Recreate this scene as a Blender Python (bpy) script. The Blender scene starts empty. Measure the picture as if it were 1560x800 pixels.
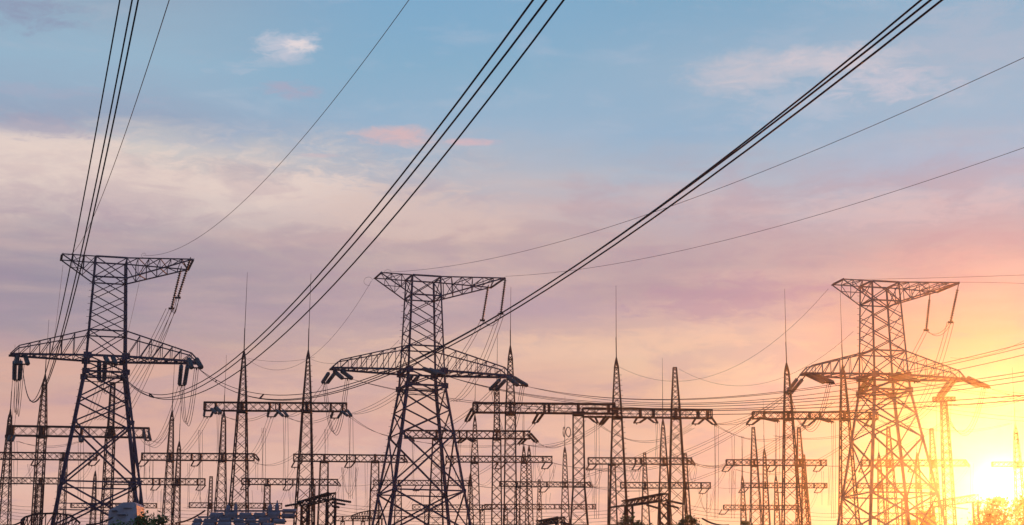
import bpy, math, random
import numpy as np
from mathutils import Vector, Matrix
random.seed(7)
R = math.radians
scene = bpy.context.scene
C = scene.collection

# ------------------------------------------------------------------ camera
F = 2650.0                      # focal length in photograph pixels (1560 wide)
CZ = 1.6
PITCH = math.atan(585 / F)
cam_d = bpy.data.cameras.new('camera')
cam = bpy.data.objects.new('camera', cam_d); C.objects.link(cam)
cam.location = (0, 0, CZ)
cam.rotation_euler = (math.pi / 2 + PITCH, 0, 0)
cam_d.sensor_width = 36.0
cam_d.lens = F / 1560.0 * 36.0
cam_d.clip_start = 0.1
cam_d.clip_end = 6000
scene.camera = cam

def ray(px, py):
    x = (px - 780) / F; y = (400 - py) / F
    c, s = math.cos(PITCH), math.sin(PITCH)
    return np.array([x, c - s * y, s + c * y])
def P(px, py, Y):
    d = ray(px, py); k = Y / d[1]
    return Vector((d[0] * k, Y, CZ + d[2] * k))
def dirang(px, py):
    d = ray(px, py); d = d / np.linalg.norm(d)
    return math.degrees(math.atan2(d[0], d[1])), math.degrees(math.asin(d[2]))
def lin(c):
    return tuple(((v / 255) / 12.92 if v / 255 <= .04045 else ((v / 255 + .055) / 1.055) ** 2.4) for v in c)

# ------------------------------------------------------------------ sky, sun, exposure
SUN_AZ, SUN_EL = dirang(1530, 741)
SUN_COL = (1.0, 0.28, 0.055)
world = bpy.data.worlds.new('World'); scene.world = world
world.use_nodes = True
nt = world.node_tree; nt.nodes.clear()
N = nt.nodes; LK = nt.links
def nd(t, **k):
    n = N.new(t)
    for a, v in k.items(): setattr(n, a, v)
    return n
def setin(sock, v):
    if isinstance(v, bpy.types.NodeSocket): LK.new(v, sock)
    else: sock.default_value = v
def m(op, a, b=0.0, c=0.0, clamp=False):
    n = nd('ShaderNodeMath', operation=op, use_clamp=clamp)
    setin(n.inputs[0], a); setin(n.inputs[1], b); setin(n.inputs[2], c)
    return n.outputs[0]
def mixc(f, a, b, mode='MIX'):
    n = nd('ShaderNodeMix', data_type='RGBA', blend_type=mode)
    setin(n.inputs[0], f)
    for i, v in ((6, a), (7, b)):
        if isinstance(v, bpy.types.NodeSocket): LK.new(v, n.inputs[i])
        else: n.inputs[i].default_value = (*v, 1)
    return n.outputs[2]
def smooth(x, lo, hi):
    n = nd('ShaderNodeMapRange', interpolation_type='SMOOTHSTEP')
    setin(n.inputs[0], x); n.inputs[1].default_value = lo; n.inputs[2].default_value = hi
    return n.outputs[0]
tc = nd('ShaderNodeTexCoord'); sep = nd('ShaderNodeSeparateXYZ'); LK.new(tc.outputs['Generated'], sep.inputs[0])
dx, dy, dz = sep.outputs
az = m('MULTIPLY', m('ARCTAN2', dx, dy), 57.29578)
el = m('MULTIPLY', m('ARCSINE', m('MINIMUM', m('MAXIMUM', dz, -1.0), 1.0)), 57.29578)
def noise(sa, se, detail=6, rough=.55, off=0.0, dist=0.0):
    cb = nd('ShaderNodeCombineXYZ')
    setin(cb.inputs[0], m('MULTIPLY', az, sa)); setin(cb.inputs[1], m('MULTIPLY', el, se)); cb.inputs[2].default_value = off
    n = nd('ShaderNodeTexNoise')
    LK.new(cb.outputs[0], n.inputs['Vector'])
    n.inputs['Scale'].default_value = 1.0; n.inputs['Detail'].default_value = detail
    n.inputs['Roughness'].default_value = rough; n.inputs['Distortion'].default_value = dist
    return n.outputs['Fac']
n_big = noise(.10, .30, 5, .5, 3.1)
n_mid = noise(.35, 1.1, 7, .6, 8.7, .4)
n_fine = noise(.9, 2.6, 8, .65, 1.3, .6)
n_streak = noise(.13, .95, 5, .5, 5.5, .2)
elw = m('ADD', el, m('ADD', m('MULTIPLY', m('SUBTRACT', n_mid, .5), 1.5), m('MULTIPLY', m('SUBTRACT', n_big, .5), 1.6)))
def ramp(stops):
    r = nd('ShaderNodeValToRGB'); cr = r.color_ramp
    stops = sorted(((21.0 - .0215 * y if y > -1000 else -y / 1000.) / 60. if y is not None else 0, c) for y, c in stops)
    while len(cr.elements) < len(stops): cr.elements.new(.5)
    for e, (p, c) in zip(cr.elements, stops):
        e.position = max(0, min(1, p))
    for e, (p, c) in zip(cr.elements, stops):
        e.color = (*lin(c), 1)
    LK.new(m('DIVIDE', elw, 60.0), r.inputs[0])
    return r.outputs[0]
HI = [(-60000, (72, 116, 168)), (-32000, (96, 146, 188))]
# ramps down the sky (photograph row, colour) at four azimuths
SKY = {
0: [(20, (149, 172, 195)), (110, (152, 184, 208)), (195, (152, 168, 194)), (240, (214, 206, 202)), (290, (215, 199, 194)), (350, (184, 168, 176)), (440, (152, 141, 160)), (500, (163, 147, 162)), (560, (202, 164, 158)), (640, (220, 171, 160)), (730, (230, 182, 170))],
1: [(20, (123, 172, 207)), (110, (130, 175, 206)), (190, (146, 179, 208)), (245, (174, 181, 197)), (310, (198, 179, 184)), (370, (195, 172, 172)), (430, (186, 161, 168)), (470, (175, 152, 166)), (530, (222, 184, 168)), (600, (214, 168, 157)), (730, (220, 176, 169))],
2: [(20, (120, 169, 203)), (110, (140, 176, 205)), (200, (132, 174, 207)), (250, (152, 177, 202)), (310, (170, 168, 188)), (370, (173, 158, 172)), (450, (157, 137, 158)), (510, (204, 174, 166)), (550, (210, 180, 162)), (620, (204, 164, 152)), (730, (206, 168, 158))],
3: [(20, (130, 174, 206)), (110, (150, 178, 205)), (200, (132, 175, 207)), (250, (142, 170, 202)), (310, (155, 163, 188)), (370, (156, 148, 170)), (430, (158, 142, 158)), (480, (176, 140, 142)), (540, (190, 145, 128)), (600, (200, 148, 118)), (730, (200, 150, 120))]}
SKC = [ramp(SKY[k] + HI) for k in sorted(SKY)]
base = mixc(smooth(az, -13.5, -3.0), SKC[0], SKC[1])
base = mixc(smooth(az, -.5, 6.5), base, SKC[2])
base = mixc(smooth(az, 7.8, 14.0), base, SKC[3])
# away from the sun the evening sky turns cooler, evenly round the back
back = mixc(smooth(el, 2.0, 40.0), lin((150, 150, 176)), lin((92, 124, 172)))
base = mixc(smooth(m('ABSOLUTE', az), 40.0, 110.0), base, back)
# physically based sky beneath the thin cloud
sky = nd('ShaderNodeTexSky', sky_type='NISHITA', sun_disc=False)
sky.sun_elevation = R(SUN_EL); sky.sun_rotation = R(SUN_AZ)
skys = nd('ShaderNodeVectorMath', operation='SCALE'); LK.new(sky.outputs[0], skys.inputs[0]); skys.inputs['Scale'].default_value = 0.10
base = mixc(0.10, base, skys.outputs[0])
# streaks and soft mottling of the cloud sheet
low = smooth(el, 18.0, 13.0)
st = m('MULTIPLY', smooth(n_streak, .46, .70), m('MULTIPLY', low, .30))
base = mixc(st, base, lin((232, 196, 182)))
st2 = m('MULTIPLY', smooth(n_streak, .50, .30), m('MULTIPLY', low, .24))
base = mixc(st2, base, lin((176, 146, 164)))
st3 = m('MULTIPLY', smooth(n_mid, .5, .75), m('MULTIPLY', smooth(el, 13.0, 18.0), .22))
base = mixc(st3, base, lin((196, 198, 212)))
def wisp(px, py, rx, ry, col, op, tilt=0.0, ragged=1.0):
    global base
    a0, e0 = dirang(px, py)
    sx, sy = rx / F * 57.3, ry / F * 57.3
    da = m('SUBTRACT', az, a0); de = m('SUBTRACT', el, e0)
    de = m('SUBTRACT', de, m('MULTIPLY', da, tilt))
    q = m('ADD', m('POWER', m('ABSOLUTE', m('DIVIDE', da, sx)), 2.0), m('POWER', m('ABSOLUTE', m('DIVIDE', de, sy)), 2.0))
    q = m('ADD', q, m('MULTIPLY', m('SUBTRACT', n_fine, .5), -5.5 * ragged))
    q = m('ADD', q, m('MULTIPLY', m('SUBTRACT', n_mid, .5), -3.0 * ragged))
    f = m('MULTIPLY', smooth(q, 1.5, -.5), op)
    base = mixc(f, base, lin(col))
bank = m('ADD', 16.6, m('ADD', m('MULTIPLY', smooth(az, -15.5, -11), -.95), m('MULTIPLY', smooth(az, -8.5, -2), -.8)))
bank = m('ADD', m('SUBTRACT', bank, el), m('ADD', m('MULTIPLY', m('SUBTRACT', n_fine, .5), 1.6), m('MULTIPLY', m('SUBTRACT', n_mid, .5), 1.5)))
bank = m('MULTIPLY', m('MULTIPLY', smooth(bank, 0, .75), smooth(el, 12.9, 15.2)), m('MULTIPLY', smooth(az, 1.0, -7.0), .85))
base = mixc(bank, base, lin((228, 208, 200)))
tex = m('MULTIPLY', smooth(n_fine, .42, .66), m('MULTIPLY', m('MULTIPLY', smooth(el, 12.5, 14.5), smooth(el, 17.2, 16.0)), m('MULTIPLY', smooth(az, 2.0, -6.0), .34)))
base = mixc(tex, base, lin((236, 214, 202)))
tex2 = m('MULTIPLY', smooth(n_mid, .56, .36), m('MULTIPLY', smooth(el, 17.0, 14.0), .30))
base = mixc(tex2, base, lin((172, 148, 166)))
tex3 = m('MULTIPLY', smooth(n_fine, .60, .40), m('MULTIPLY', m('MULTIPLY', smooth(el, 13.6, 12.0), smooth(el, 8.6, 10.0)), m('MULTIPLY', smooth(az, 4.0, -2.0), .16)))
base = mixc(tex3, base, lin((160, 144, 166)))
wisp(437, 66, 50, 21, (222, 212, 220), .55)
wisp(455, 70, 24, 9, (244, 226, 222), .65)
wisp(400, 98, 90, 12, (186, 192, 208), .45, .15)
wisp(448, 137, 50, 13, (172, 168, 190), .75)
wisp(604, 209, 70, 17, (216, 182, 184), .85, 0, .75)
wisp(716, 216, 50, 6, (216, 182, 188), .85, 0, .5)
wisp(490, 237, 36, 3.5, (200, 182, 190), .6, 0, .5)
wisp(1130, 112, 95, 34, (206, 198, 206), .8, 0, .5)
wisp(1290, 92, 110, 26, (208, 200, 208), .85, 0, .6)
wisp(1350, 128, 110, 26, (202, 198, 210), .75)
wisp(1220, 158, 110, 40, (186, 194, 210), .45)
wisp(1480, 60, 120, 60, (176, 184, 202), .45)
wisp(45, 22, 75, 26, (142, 150, 178), .7)
wisp(40, 188, 110, 20, (152, 156, 182), .7)


wisp(620, 330, 150, 45, (212, 188, 182), .6)
wisp(80, 140, 150, 10, (168, 172, 194), .5)
wisp(1120, 455, 170, 34, (178, 146, 166), .6)
wisp(840, 470, 120, 28, (180, 156, 172), .5, -.1)

wisp(1340, 315, 220, 30, (214, 192, 192), .35)
wisp(1390, 395, 170, 20, (204, 166, 166), .35)
wisp(980, 520, 190, 22, (232, 194, 170), .6)
wisp(700, 530, 150, 22, (228, 190, 170), .55)
wisp(120, 560, 210, 24, (226, 176, 158), .5)
wisp(560, 655, 190, 24, (210, 164, 160), .5)
# glow of the low sun in the cloud around it
a0, e0 = R(SUN_AZ), R(SUN_EL)
sd = (math.sin(a0) * math.cos(e0), math.cos(a0) * math.cos(e0), math.sin(e0))
dot = m('ADD', m('ADD', m('MULTIPLY', dx, sd[0]), m('MULTIPLY', dy, sd[1])), m('MULTIPLY', dz, sd[2]))
dot = m('MAXIMUM', dot, 0.0)
def glow(power, col, k):
    global base
    g = m('MULTIPLY', m('POWER', dot, power), k)
    base = mixc(g, base, col, 'ADD')
for pw, col, k in ((700, (1, .70, .25), .12), (3000, (1, .80, .38), .15), (14000, (1, .95, .75), 1.6)):
    # factor above one is legal only through the colour, so scale the colour instead
    g = m('POWER', dot, pw)
    base = mixc(g, base, tuple(v * k for v in col), 'ADD')
bg = nd('ShaderNodeBackground'); LK.new(base, bg.inputs[0]); bg.inputs[1].default_value = 1.0
wo = nd('ShaderNodeOutputWorld'); LK.new(bg.outputs[0], wo.inputs[0])

sun_d = bpy.data.lights.new('sun', 'SUN'); sun_d.energy = 3.1; sun_d.angle = R(.5); sun_d.color = SUN_COL
sun = bpy.data.objects.new('sun', sun_d); C.objects.link(sun)
sun.rotation_euler = Vector((-sd[0], -sd[1], -sd[2])).to_track_quat('-Z', 'Y').to_euler()

vs = scene.view_settings
scene.display_settings.display_device = 'sRGB'
vs.view_transform = 'Standard'; vs.look = 'None'; vs.exposure = 0; vs.gamma = 1; vs.use_curve_mapping = False

# ------------------------------------------------------------------ materials
def mat(name, col, rough=.6, metal=0.0, var=.35, scale=3.0, bump=0.0, spec=.4, trans=None):
    mt = bpy.data.materials.new(name); mt.use_nodes = True
    t = mt.node_tree; b = t.nodes['Principled BSDF']
    tcn = t.nodes.new('ShaderNodeTexCoord'); no = t.nodes.new('ShaderNodeTexNoise')
    t.links.new(tcn.outputs['Object'], no.inputs['Vector'])
    no.inputs['Scale'].default_value = scale; no.inputs['Detail'].default_value = 5
    cr = t.nodes.new('ShaderNodeValToRGB')
    cr.color_ramp.elements[0].position = .3; cr.color_ramp.elements[1].position = .7
    cr.color_ramp.elements[0].color = (*[c * (1 - var) for c in col], 1)
    cr.color_ramp.elements[1].color = (*[min(1, c * (1 + var)) for c in col], 1)
    t.links.new(no.outputs['Fac'], cr.inputs[0]); t.links.new(cr.outputs[0], b.inputs['Base Color'])
    b.inputs['Roughness'].default_value = rough; b.inputs['Metallic'].default_value = metal
    b.inputs['Specular IOR Level'].default_value = spec
    if bump:
        bn = t.nodes.new('ShaderNodeBump'); bn.inputs['Strength'].default_value = bump
        t.links.new(no.outputs['Fac'], bn.inputs['Height']); t.links.new(bn.outputs[0], b.inputs['Normal'])
    return mt
M_STEEL = mat('weathered galvanised steel', (.062, .062, .105), .8, .0, .4, 1.5, spec=.15)
M_PORTAL = mat('dark lattice steel', (.030, .022, .030), .85, .0, .35, 2.0, spec=.12)
M_WIRE = mat('aged conductor aluminium', (.012, .014, .028), .8, .0, .2, 4, spec=.2)
M_GLASS = mat('blue green insulator glass', (.035, .075, .095), .3, 0, .3, 8, spec=.6)
M_BROWN = mat('brown glazed porcelain', (.03, .022, .026), .6, 0, .3, 8, spec=.25)
M_TANK = mat('grey equipment paint', (.17, .17, .20), .65, .0, .3, 2.5, .1, spec=.2)
M_DARKTANK = mat('dark oily paint', (.06, .07, .09), .6, .1, .4, 3)
M_PALE = mat('pale weathered tank paint', (.26, .30, .36), .6, 0, .3, 2.2, .1)
M_PORC = mat('blue grey porcelain', (.15, .16, .21), .55, 0, .25, 5, spec=.3)
M_BARK = mat('rough bark', (.09, .07, .05), .9, 0, .4, 8, .4)
M_LEAF = mat('green leaves', (.075, .14, .04), .6, 0, .6, 1.6)
M_LEAF2 = mat('olive leaves', (.10, .10, .03), .6, 0, .6, 1.6)
M_CONC = mat('weathered concrete', (.30, .29, .27), .9, 0, .25, 3, .3)
M_GRAVEL = mat('gravel and dry grass', (.11, .10, .065), .95, 0, .5, .35, .3)

# ------------------------------------------------------------------ mesh helpers
class MB:
    def __init__(s): s.v = []; s.f = []
    def add(s, vs, fs):
        o = len(s.v); s.v += [tuple(q) for q in vs]; s.f += [tuple(i + o for i in q) for q in fs]
    def bar(s, a, b, t, t2=None, caps=False):
        a = Vector(a); b = Vector(b); d = b - a
        if d.length < 1e-6: return
        t2 = t if t2 is None else t2
        q = d.to_track_quat('Z', 'Y'); X = q @ Vector((1, 0, 0)); Y = q @ Vector((0, 1, 0))
        vs = []
        for c, h in ((a, t / 2), (b, t2 / 2)):
            for sx, sy in ((-1, -1), (1, -1), (1, 1), (-1, 1)): vs.append(c + X * sx * h + Y * sy * h)
        fs = [(0, 1, 5, 4), (1, 2, 6, 5), (2, 3, 7, 6), (3, 0, 4, 7)]
        if caps: fs += [(3, 2, 1, 0), (4, 5, 6, 7)]
        s.add(vs, fs)
    def box(s, c, sz, rz=0.0):
        c = Vector(c); hx, hy, hz = [q / 2 for q in sz]; ca, sa = math.cos(rz), math.sin(rz)
        vs = []
        for z in (-hz, hz):
            for x, y in ((-hx, -hy), (hx, -hy), (hx, hy), (-hx, hy)):
                vs.append((c.x + x * ca - y * sa, c.y + x * sa + y * ca, c.z + z))
        s.add(vs, [(3, 2, 1, 0), (4, 5, 6, 7), (0, 1, 5, 4), (1, 2, 6, 5), (2, 3, 7, 6), (3, 0, 4, 7)])
    def tube(s, pts, r, n=5, caps=True):
        pts = [Vector(p) for p in pts]; k = len(pts); rings = []
        rr_ = r if isinstance(r, (list, tuple)) else [r] * k
        up = Vector((0, 0, 1))
        vs = []
        for i, p in enumerate(pts):
            d = (pts[min(i + 1, k - 1)] - pts[max(i - 1, 0)]).normalized()
            X = d.cross(up)
            if X.length < 1e-3: X = Vector((1, 0, 0))
            X.normalize(); Y = X.cross(d).normalized()
            for j in range(n):
                a = 2 * math.pi * j / n
                vs.append(p + X * (math.cos(a) * rr_[i]) + Y * (math.sin(a) * rr_[i]))
        fs = [(i * n + j, i * n + (j + 1) % n, (i + 1) * n + (j + 1) % n, (i + 1) * n + j) for i in range(k - 1) for j in range(n)]
        if caps: fs += [tuple(range(n))[::-1], tuple((k - 1) * n + j for j in range(n))]
        s.add(vs, fs)
    def lathe(s, a, b, prof, n=8):
        """prof: list of (t along a-b in metres, radius)"""
        a = Vector(a); b = Vector(b); q = (b - a).to_track_quat('Z', 'Y')
        vs = []
        for z, r in prof:
            for j in range(n):
                an = 2 * math.pi * j / n
                vs.append(a + q @ Vector((math.cos(an) * r, math.sin(an) * r, z)))
        k = len(prof)
        fs = [(i * n + j, i * n + (j + 1) % n, (i + 1) * n + (j + 1) % n, (i + 1) * n + j) for i in range(k - 1) for j in range(n)]
        fs += [tuple(range(n))[::-1], tuple((k - 1) * n + j for j in range(n))]
        s.add(vs, fs)
    def mesh(s, name, mt, smooth_=False):
        me = bpy.data.meshes.new(name); me.from_pydata(s.v, [], s.f); me.materials.append(mt)
        if smooth_: me.polygons.foreach_set('use_smooth', [True] * len(me.polygons))
        me.update(); return me
    def obj(s, name, mt, parent=None, stuff=False, smooth_=False, label=None):
        o = bpy.data.objects.new(name, s.mesh(name, mt, smooth_)); C.objects.link(o)
        if parent is not None: o.parent = parent
        if stuff: o['kind'] = 'stuff'
        if label: o['label'] = label
        return o
def thing(name, label, cat, loc=(0, 0, 0), rz=0.0, group=None):
    o = bpy.data.objects.new(name, None); C.objects.link(o)
    o.location = loc; o.rotation_euler = (0, 0, rz); o.empty_display_size = .2
    o['label'] = label; o['category'] = cat
    if group: o['group'] = group
    return o
def tag(o, label, cat, group=None):
    o['label'] = label; o['category'] = cat
    if group: o['group'] = group
    return o
# unit rolled steel angle, shared by all single lattice members
def unit_angle(name, mt):
    w = .5; t = .16
    pr = [(-w, -w), (w, -w), (w, -w + t), (-w + t, -w + t), (-w + t, w), (-w, w)]
    vs = [(x, y, z) for z in (0, 1) for x, y in pr]
    fs = [(i, (i + 1) % 6, 6 + (i + 1) % 6, 6 + i) for i in range(6)] + [(5, 4, 3, 2, 1, 0), (6, 7, 8, 9, 10, 11)]
    me = bpy.data.meshes.new(name); me.from_pydata(vs, [], fs); me.materials.append(mt); me.update(); return me
ANG_STEEL = unit_angle('steel_angle', M_STEEL)
ANG_PORTAL = unit_angle('portal_angle', M_PORTAL)
def member(name, a, b, t, parent, me=ANG_STEEL):
    a = Vector(a); b = Vector(b); d = b - a
    o = bpy.data.objects.new(name, me); C.objects.link(o); o.parent = parent
    o.rotation_mode = 'QUATERNION'; o.rotation_quaternion = d.to_track_quat('Z', 'Y')
    o.location = a; o.scale = (t, t, d.length)
    return o
def lerp(a, b, t): return Vector(a) * (1 - t) + Vector(b) * t

# ------------------------------------------------------------------ ground
g = MB(); g.add([(-700, -250, 0), (700, -250, 0), (700, 1100, 0), (-700, 1100, 0)], [(0, 1, 2, 3)])
go = g.obj('ground', M_GRAVEL); go['kind'] = 'structure'

# ------------------------------------------------------------------ big pylons
def pylon(label, cx_px, Y, yaw, k=1.0, ar=1.0):
    base = P(cx_px, 547 if cx_px < 400 else 570, Y); base.z = 0
    T = thing('lattice_pylon', label, 'pylon', base, R(yaw), 'three lattice pylons of the power line')
    zt, zb, z1, zc, zw = [z * k for z in (25.45, 24.15, 20.75, 19.15, 18.15)]
    def hw(z):
        z /= k
        if z >= 19.15: s = 1.93 + (25.45 - z) / (25.45 - 19.15) * .50
        elif z >= 18.15: s = 2.43 + (19.15 - z) * .12
        else: s = 2.55 + (18.15 - z) * .303
        return s / 2 * k
    def cor(sx, sy, z): h = hw(z); return Vector((sx * h, sy * h, z))
    CR = [(-1, -1), (1, -1), (1, 1), (-1, 1)]
    def mem(n, a, b, t): return member(n, a, b, t, T)
    for sx, sy in CR:
        mem('leg', cor(sx, sy, zt), cor(sx, sy, zc), .105)
        mem('leg', cor(sx, sy, zc), cor(sx, sy, zw), .15)
        mem('leg', cor(sx, sy, zw), cor(sx, sy, 0), .17)
        # concrete footing
        f = MB(); c = cor(sx, sy, 0); f.box((c.x, c.y, .12), (.9, .9, .5)); f.obj('footing', M_CONC, T)
        for z, s in ((zc, .62), (zw, .56), (15.0 * k, .34), (11.3 * k, .36)):
            gp = MB(); c = cor(sx, sy, z); gp.box((c.x - sx * .06, c.y + sy * .02, c.z), (s * .8, .06, s * .62)); gp.box((c.x + sx * .02, c.y - sy * .06, c.z), (.06, s * .8, s * .62))
            gp.obj('gusset_plate', M_STEEL, T)
    def xpanel(z0, z1_, faces, t):
        for f in faces:
            a, b = CR[f], CR[(f + 1) % 4]
            mem('brace', cor(*a, z0), cor(*b, z1_), t); mem('brace', cor(*b, z0), cor(*a, z1_), t)
    def ring(z, t):
        for f in range(4): mem('strut', cor(*CR[f], z), cor(*CR[(f + 1) % 4], z), t)
    # shaft above the cross arm: three crossings on the wide faces, four on the sides
    for i in range(3): xpanel(lerp((zb,) * 3, (z1,) * 3, i / 3).x, lerp((zb,) * 3, (z1,) * 3, (i + 1) / 3).x, (0, 2), .055)
    for i in range(4): xpanel(zb + (z1 - zb) * i / 4, zb + (z1 - zb) * (i + 1) / 4, (1, 3), .048)
    xpanel(zt, zb, range(4), .058); xpanel(z1, zc, range(4), .058); xpanel(zc, zw, range(4), .075)
    for z, t in ((zt, .10), (zb, .09), (z1, .09), (zc, .13), (zw, .12)): ring(z, t)
    ring(zw - .28, .055)
    zs = [zw, 16.55 * k, 15.0 * k, 11.3 * k, 8.6 * k, 4.6 * k, .4]
    for i in range(6): xpanel(zs[i], zs[i + 1], range(4), .09 if i < 2 else .105)
    ring(11.3 * k, .09)
    for sx in (-1, 1):   # redundant members low down
        for sy in (-1, 1):
            mem('brace', lerp(cor(sx, sy, 11.3 * k), cor(sx, sy, 8.6 * k), .5), lerp(cor(sx, sy, 11.3 * k), cor(-sx, sy, 8.6 * k), .5), .055)
            mem('brace', lerp(cor(sx, sy, 8.6 * k), cor(sx, sy, 4.6 * k), .5), lerp(cor(sx, sy, 8.6 * k), cor(-sx, sy, 4.6 * k), .5), .08)
    # top arms
    def arm(sx, tipu, tipv, ztip, za, zbm, bays, t, tipv2=None):
        tp = {s: Vector((sx * tipu, s * tipv, ztip)) for s in (-1, 1)}
        for s in (-1, 1):
            A = cor(sx, s, za); B = cor(sx, s, zbm)
            mem('chord', A, tp[s], t); mem('chord', B, tp[s], t * 1.15)
            for i in range(1, bays):
                q = i / bays
                mem('strut', lerp(A, tp[s], q), lerp(B, tp[s], q), .045)
            for i in range(bays - 1):
                q, q2 = i / bays, (i + 1) / bays
                if i % 2 == 0: mem('brace', lerp(A, tp[s], q), lerp(B, tp[s], q2), .045)
                else: mem('brace', lerp(B, tp[s], q), lerp(A, tp[s], q2), .045)
        for i in range(bays):
            q, q2 = i / bays, (i + 1) / bays
            An, Af = cor(sx, -1, za), cor(sx, 1, za); Bn, Bf = cor(sx, -1, zbm), cor(sx, 1, zbm)
            if i % 2: mem('brace', lerp(An, tp[-1], q), lerp(Af, tp[1], q2), .045)
            else: mem('brace', lerp(Af, tp[1], q), lerp(An, tp[-1], q2), .045)
            if i: mem('strut', lerp(An, tp[-1], q), lerp(Af, tp[1], q), .05)
            if i and i % 2: mem('brace', lerp(Bn, tp[-1], q), lerp(Bf, tp[1], q2), .05)
        mem('tip_beam', tp[-1], tp[1], .15)
    arm(-1, 3.12 * k * (ar + 1) / 2, .93 * k, zt + .03, zt, zb, 3, .072)
    arm(1, 5.15 * k * (ar + 1) / 2, 1.62 * k, zt + .02, zt, zb, 6, .072)
    # lower cross arm
    for sx in (-1, 1):
        tip = {s: Vector((sx * 6.15 * k * ar, s * .38 * k, zc)) for s in (-1, 1)}
        kn = {s: Vector((sx * 5.6 * k * ar, s * .47 * k, zc + .52 * k)) for s in (-1, 1)}
        nb = 6
        for s in (-1, 1):
            A = cor(sx, s, z1); B = cor(sx, s, zc)
            mem('chord', A, kn[s], .072); mem('chord', kn[s], tip[s], .072); mem('chord', B, tip[s], .135)
            fr = [0, .2, .38, .55, .70, .84, 1.0]
            top = [lerp(A, kn[s], q) for q in fr]
            def onb(p):
                q = (abs(p.x) - abs(B.x)) / (abs(tip[s].x) - abs(B.x)); return lerp(B, tip[s], q)
            bot = [onb(p) for p in top]
            for i in range(1, 7): mem('strut', top[i], bot[i], .045)
            for i in range(6): mem('brace', (top[i] if sx < 0 else bot[i]), (bot[i + 1] if sx < 0 else top[i + 1]), .045)
            if s == 1: topf, botf = top, bot
            else: topn, botn = top, bot
        for i in range(6):
            mem('brace', botn[i], botf[i + 1], .055); mem('brace', botf[i], botn[i + 1], .055)
            if i: mem('strut', topn[i], topf[i], .05)
        mem('tip_beam', tip[-1], tip[1], .16)
    # climbing pegs on one leg
    pg = MB()
    z = 3.0
    while z < zt:
        c = cor(-1, 1, z); pg.bar(c, c + Vector((-.17, .02, 0)), .022); z += .42
    pg.obj('climbing_pegs', M_STEEL, T, stuff=True)
    return T
pylon('tall lattice pylon at far left, nearest to the pale transformer', 161, 107, 16, .997, .935)
pylon('middle lattice pylon standing between the twin-rod gantry and the long centre gantry', 643, 112, 17, .992, .985)
pylon('right-hand lattice pylon washed orange by the sun glare', 1346, 113, 13, .985, .94)

# ------------------------------------------------------------------ gantries of the switchyard (portals)
def m_per_px(Y): return Y / F
def column(parent, org, x, Y, prof, rod=None, pegs=False, cap=True, rings=False, me_par=None):
    """lattice column: prof = [(y_px, width_px) ...] from the top down, extrapolated to the ground"""
    mp = m_per_px(Y)
    zs = [(P(x, y, Y).z, w * mp) for y, w in prof]
    (za, wa), (zb_, wb) = zs[-2], zs[-1]
    zs.append((0.0, wb + (wb - wa) / max(.1, (za - zb_)) * zb_))
    c = P(x, prof[0][0], Y); cx, cy = c.x - org.x, c.y - org.y
    def W(z):
        for (z1, w1), (z2, w2) in zip(zs, zs[1:]):
            if z2 <= z <= z1: return w1 + (w2 - w1) * (z1 - z) / max(1e-6, z1 - z2)
        return zs[0][1]
    CR = [(-1, -1), (1, -1), (1, 1), (-1, 1)]
    def cor(s, z): h = W(z) / 2; return Vector((cx + s[0] * h, cy + s[1] * h, z))
    z = zs[0][0]; lv = [z]
    while z > 0:
        z -= max(.32, W(z) * (.95 if Y < 180 else 1.05)); lv.append(max(z, 0.0))
        if lv[-1] <= .0: break
    lat = MB()
    tb = .034 if Y < 180 else .040
    for a, b in zip(lv, lv[1:]):
        for f in range(4):
            p, q = CR[f], CR[(f + 1) % 4]
            lat.bar(cor(p, a), cor(q, b), tb); lat.bar(cor(q, a), cor(p, b), tb)
    for zr in [zs[i][0] for i in range(len(zs) - 1)]:
        for f in range(4): lat.bar(cor(CR[f], zr), cor(CR[(f + 1) % 4], zr), tb * 1.4)
    col = lat.obj('column', M_PORTAL, parent, stuff=True)
    tl = .078 if Y < 160 else .068
    for s in CR:
        lg = MB()
        for (z1, _), (z2, _) in zip(zs, zs[1:]): lg.bar(cor(s, z1), cor(s, z2), tl if z1 < zs[0][0] - 1 else tl * .8, tl)
        lg.obj('leg', M_PORTAL, col)
    zt = zs[0][0]
    if cap and (rod is not None or prof[0][1] <= 3.2):
        cb = MB(); w = zs[0][1]
        cb.lathe((cx, cy, zt - .05), (cx, cy, zt + 1), [(0, w * .75), (.12, w * .7), (.55, .05)], 6); cb.obj('spire_cap', M_PORTAL, col)
    if rod is not None:
        zr = P(x, rod, Y).z; rd = MB()
        h = zr - zt
        rd.tube([(cx, cy, zt), (cx, cy, zt + h * .33), (cx + .01, cy, zt + h * .34), (cx + .05 * (h / 6), cy, zr)], [.045, .038, .026, .012], 5)
        rd.obj('lightning_rod', M_PORTAL, col)
    if pegs:
        pg = MB(); z = 2.5
        while z < zt - .6:
            c = cor((1, -1), z); pg.bar(c, c + Vector((.2, 0, 0)), .028); z += .42
        pg.obj('climbing_pegs', M_PORTAL, col, stuff=True)
    ft = MB(); w = W(0); ft.box((cx, cy, .1), (w + .6, w + .6, .45)); ft.obj('footing', M_CONC, col)
    return cx, cy, W
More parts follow.
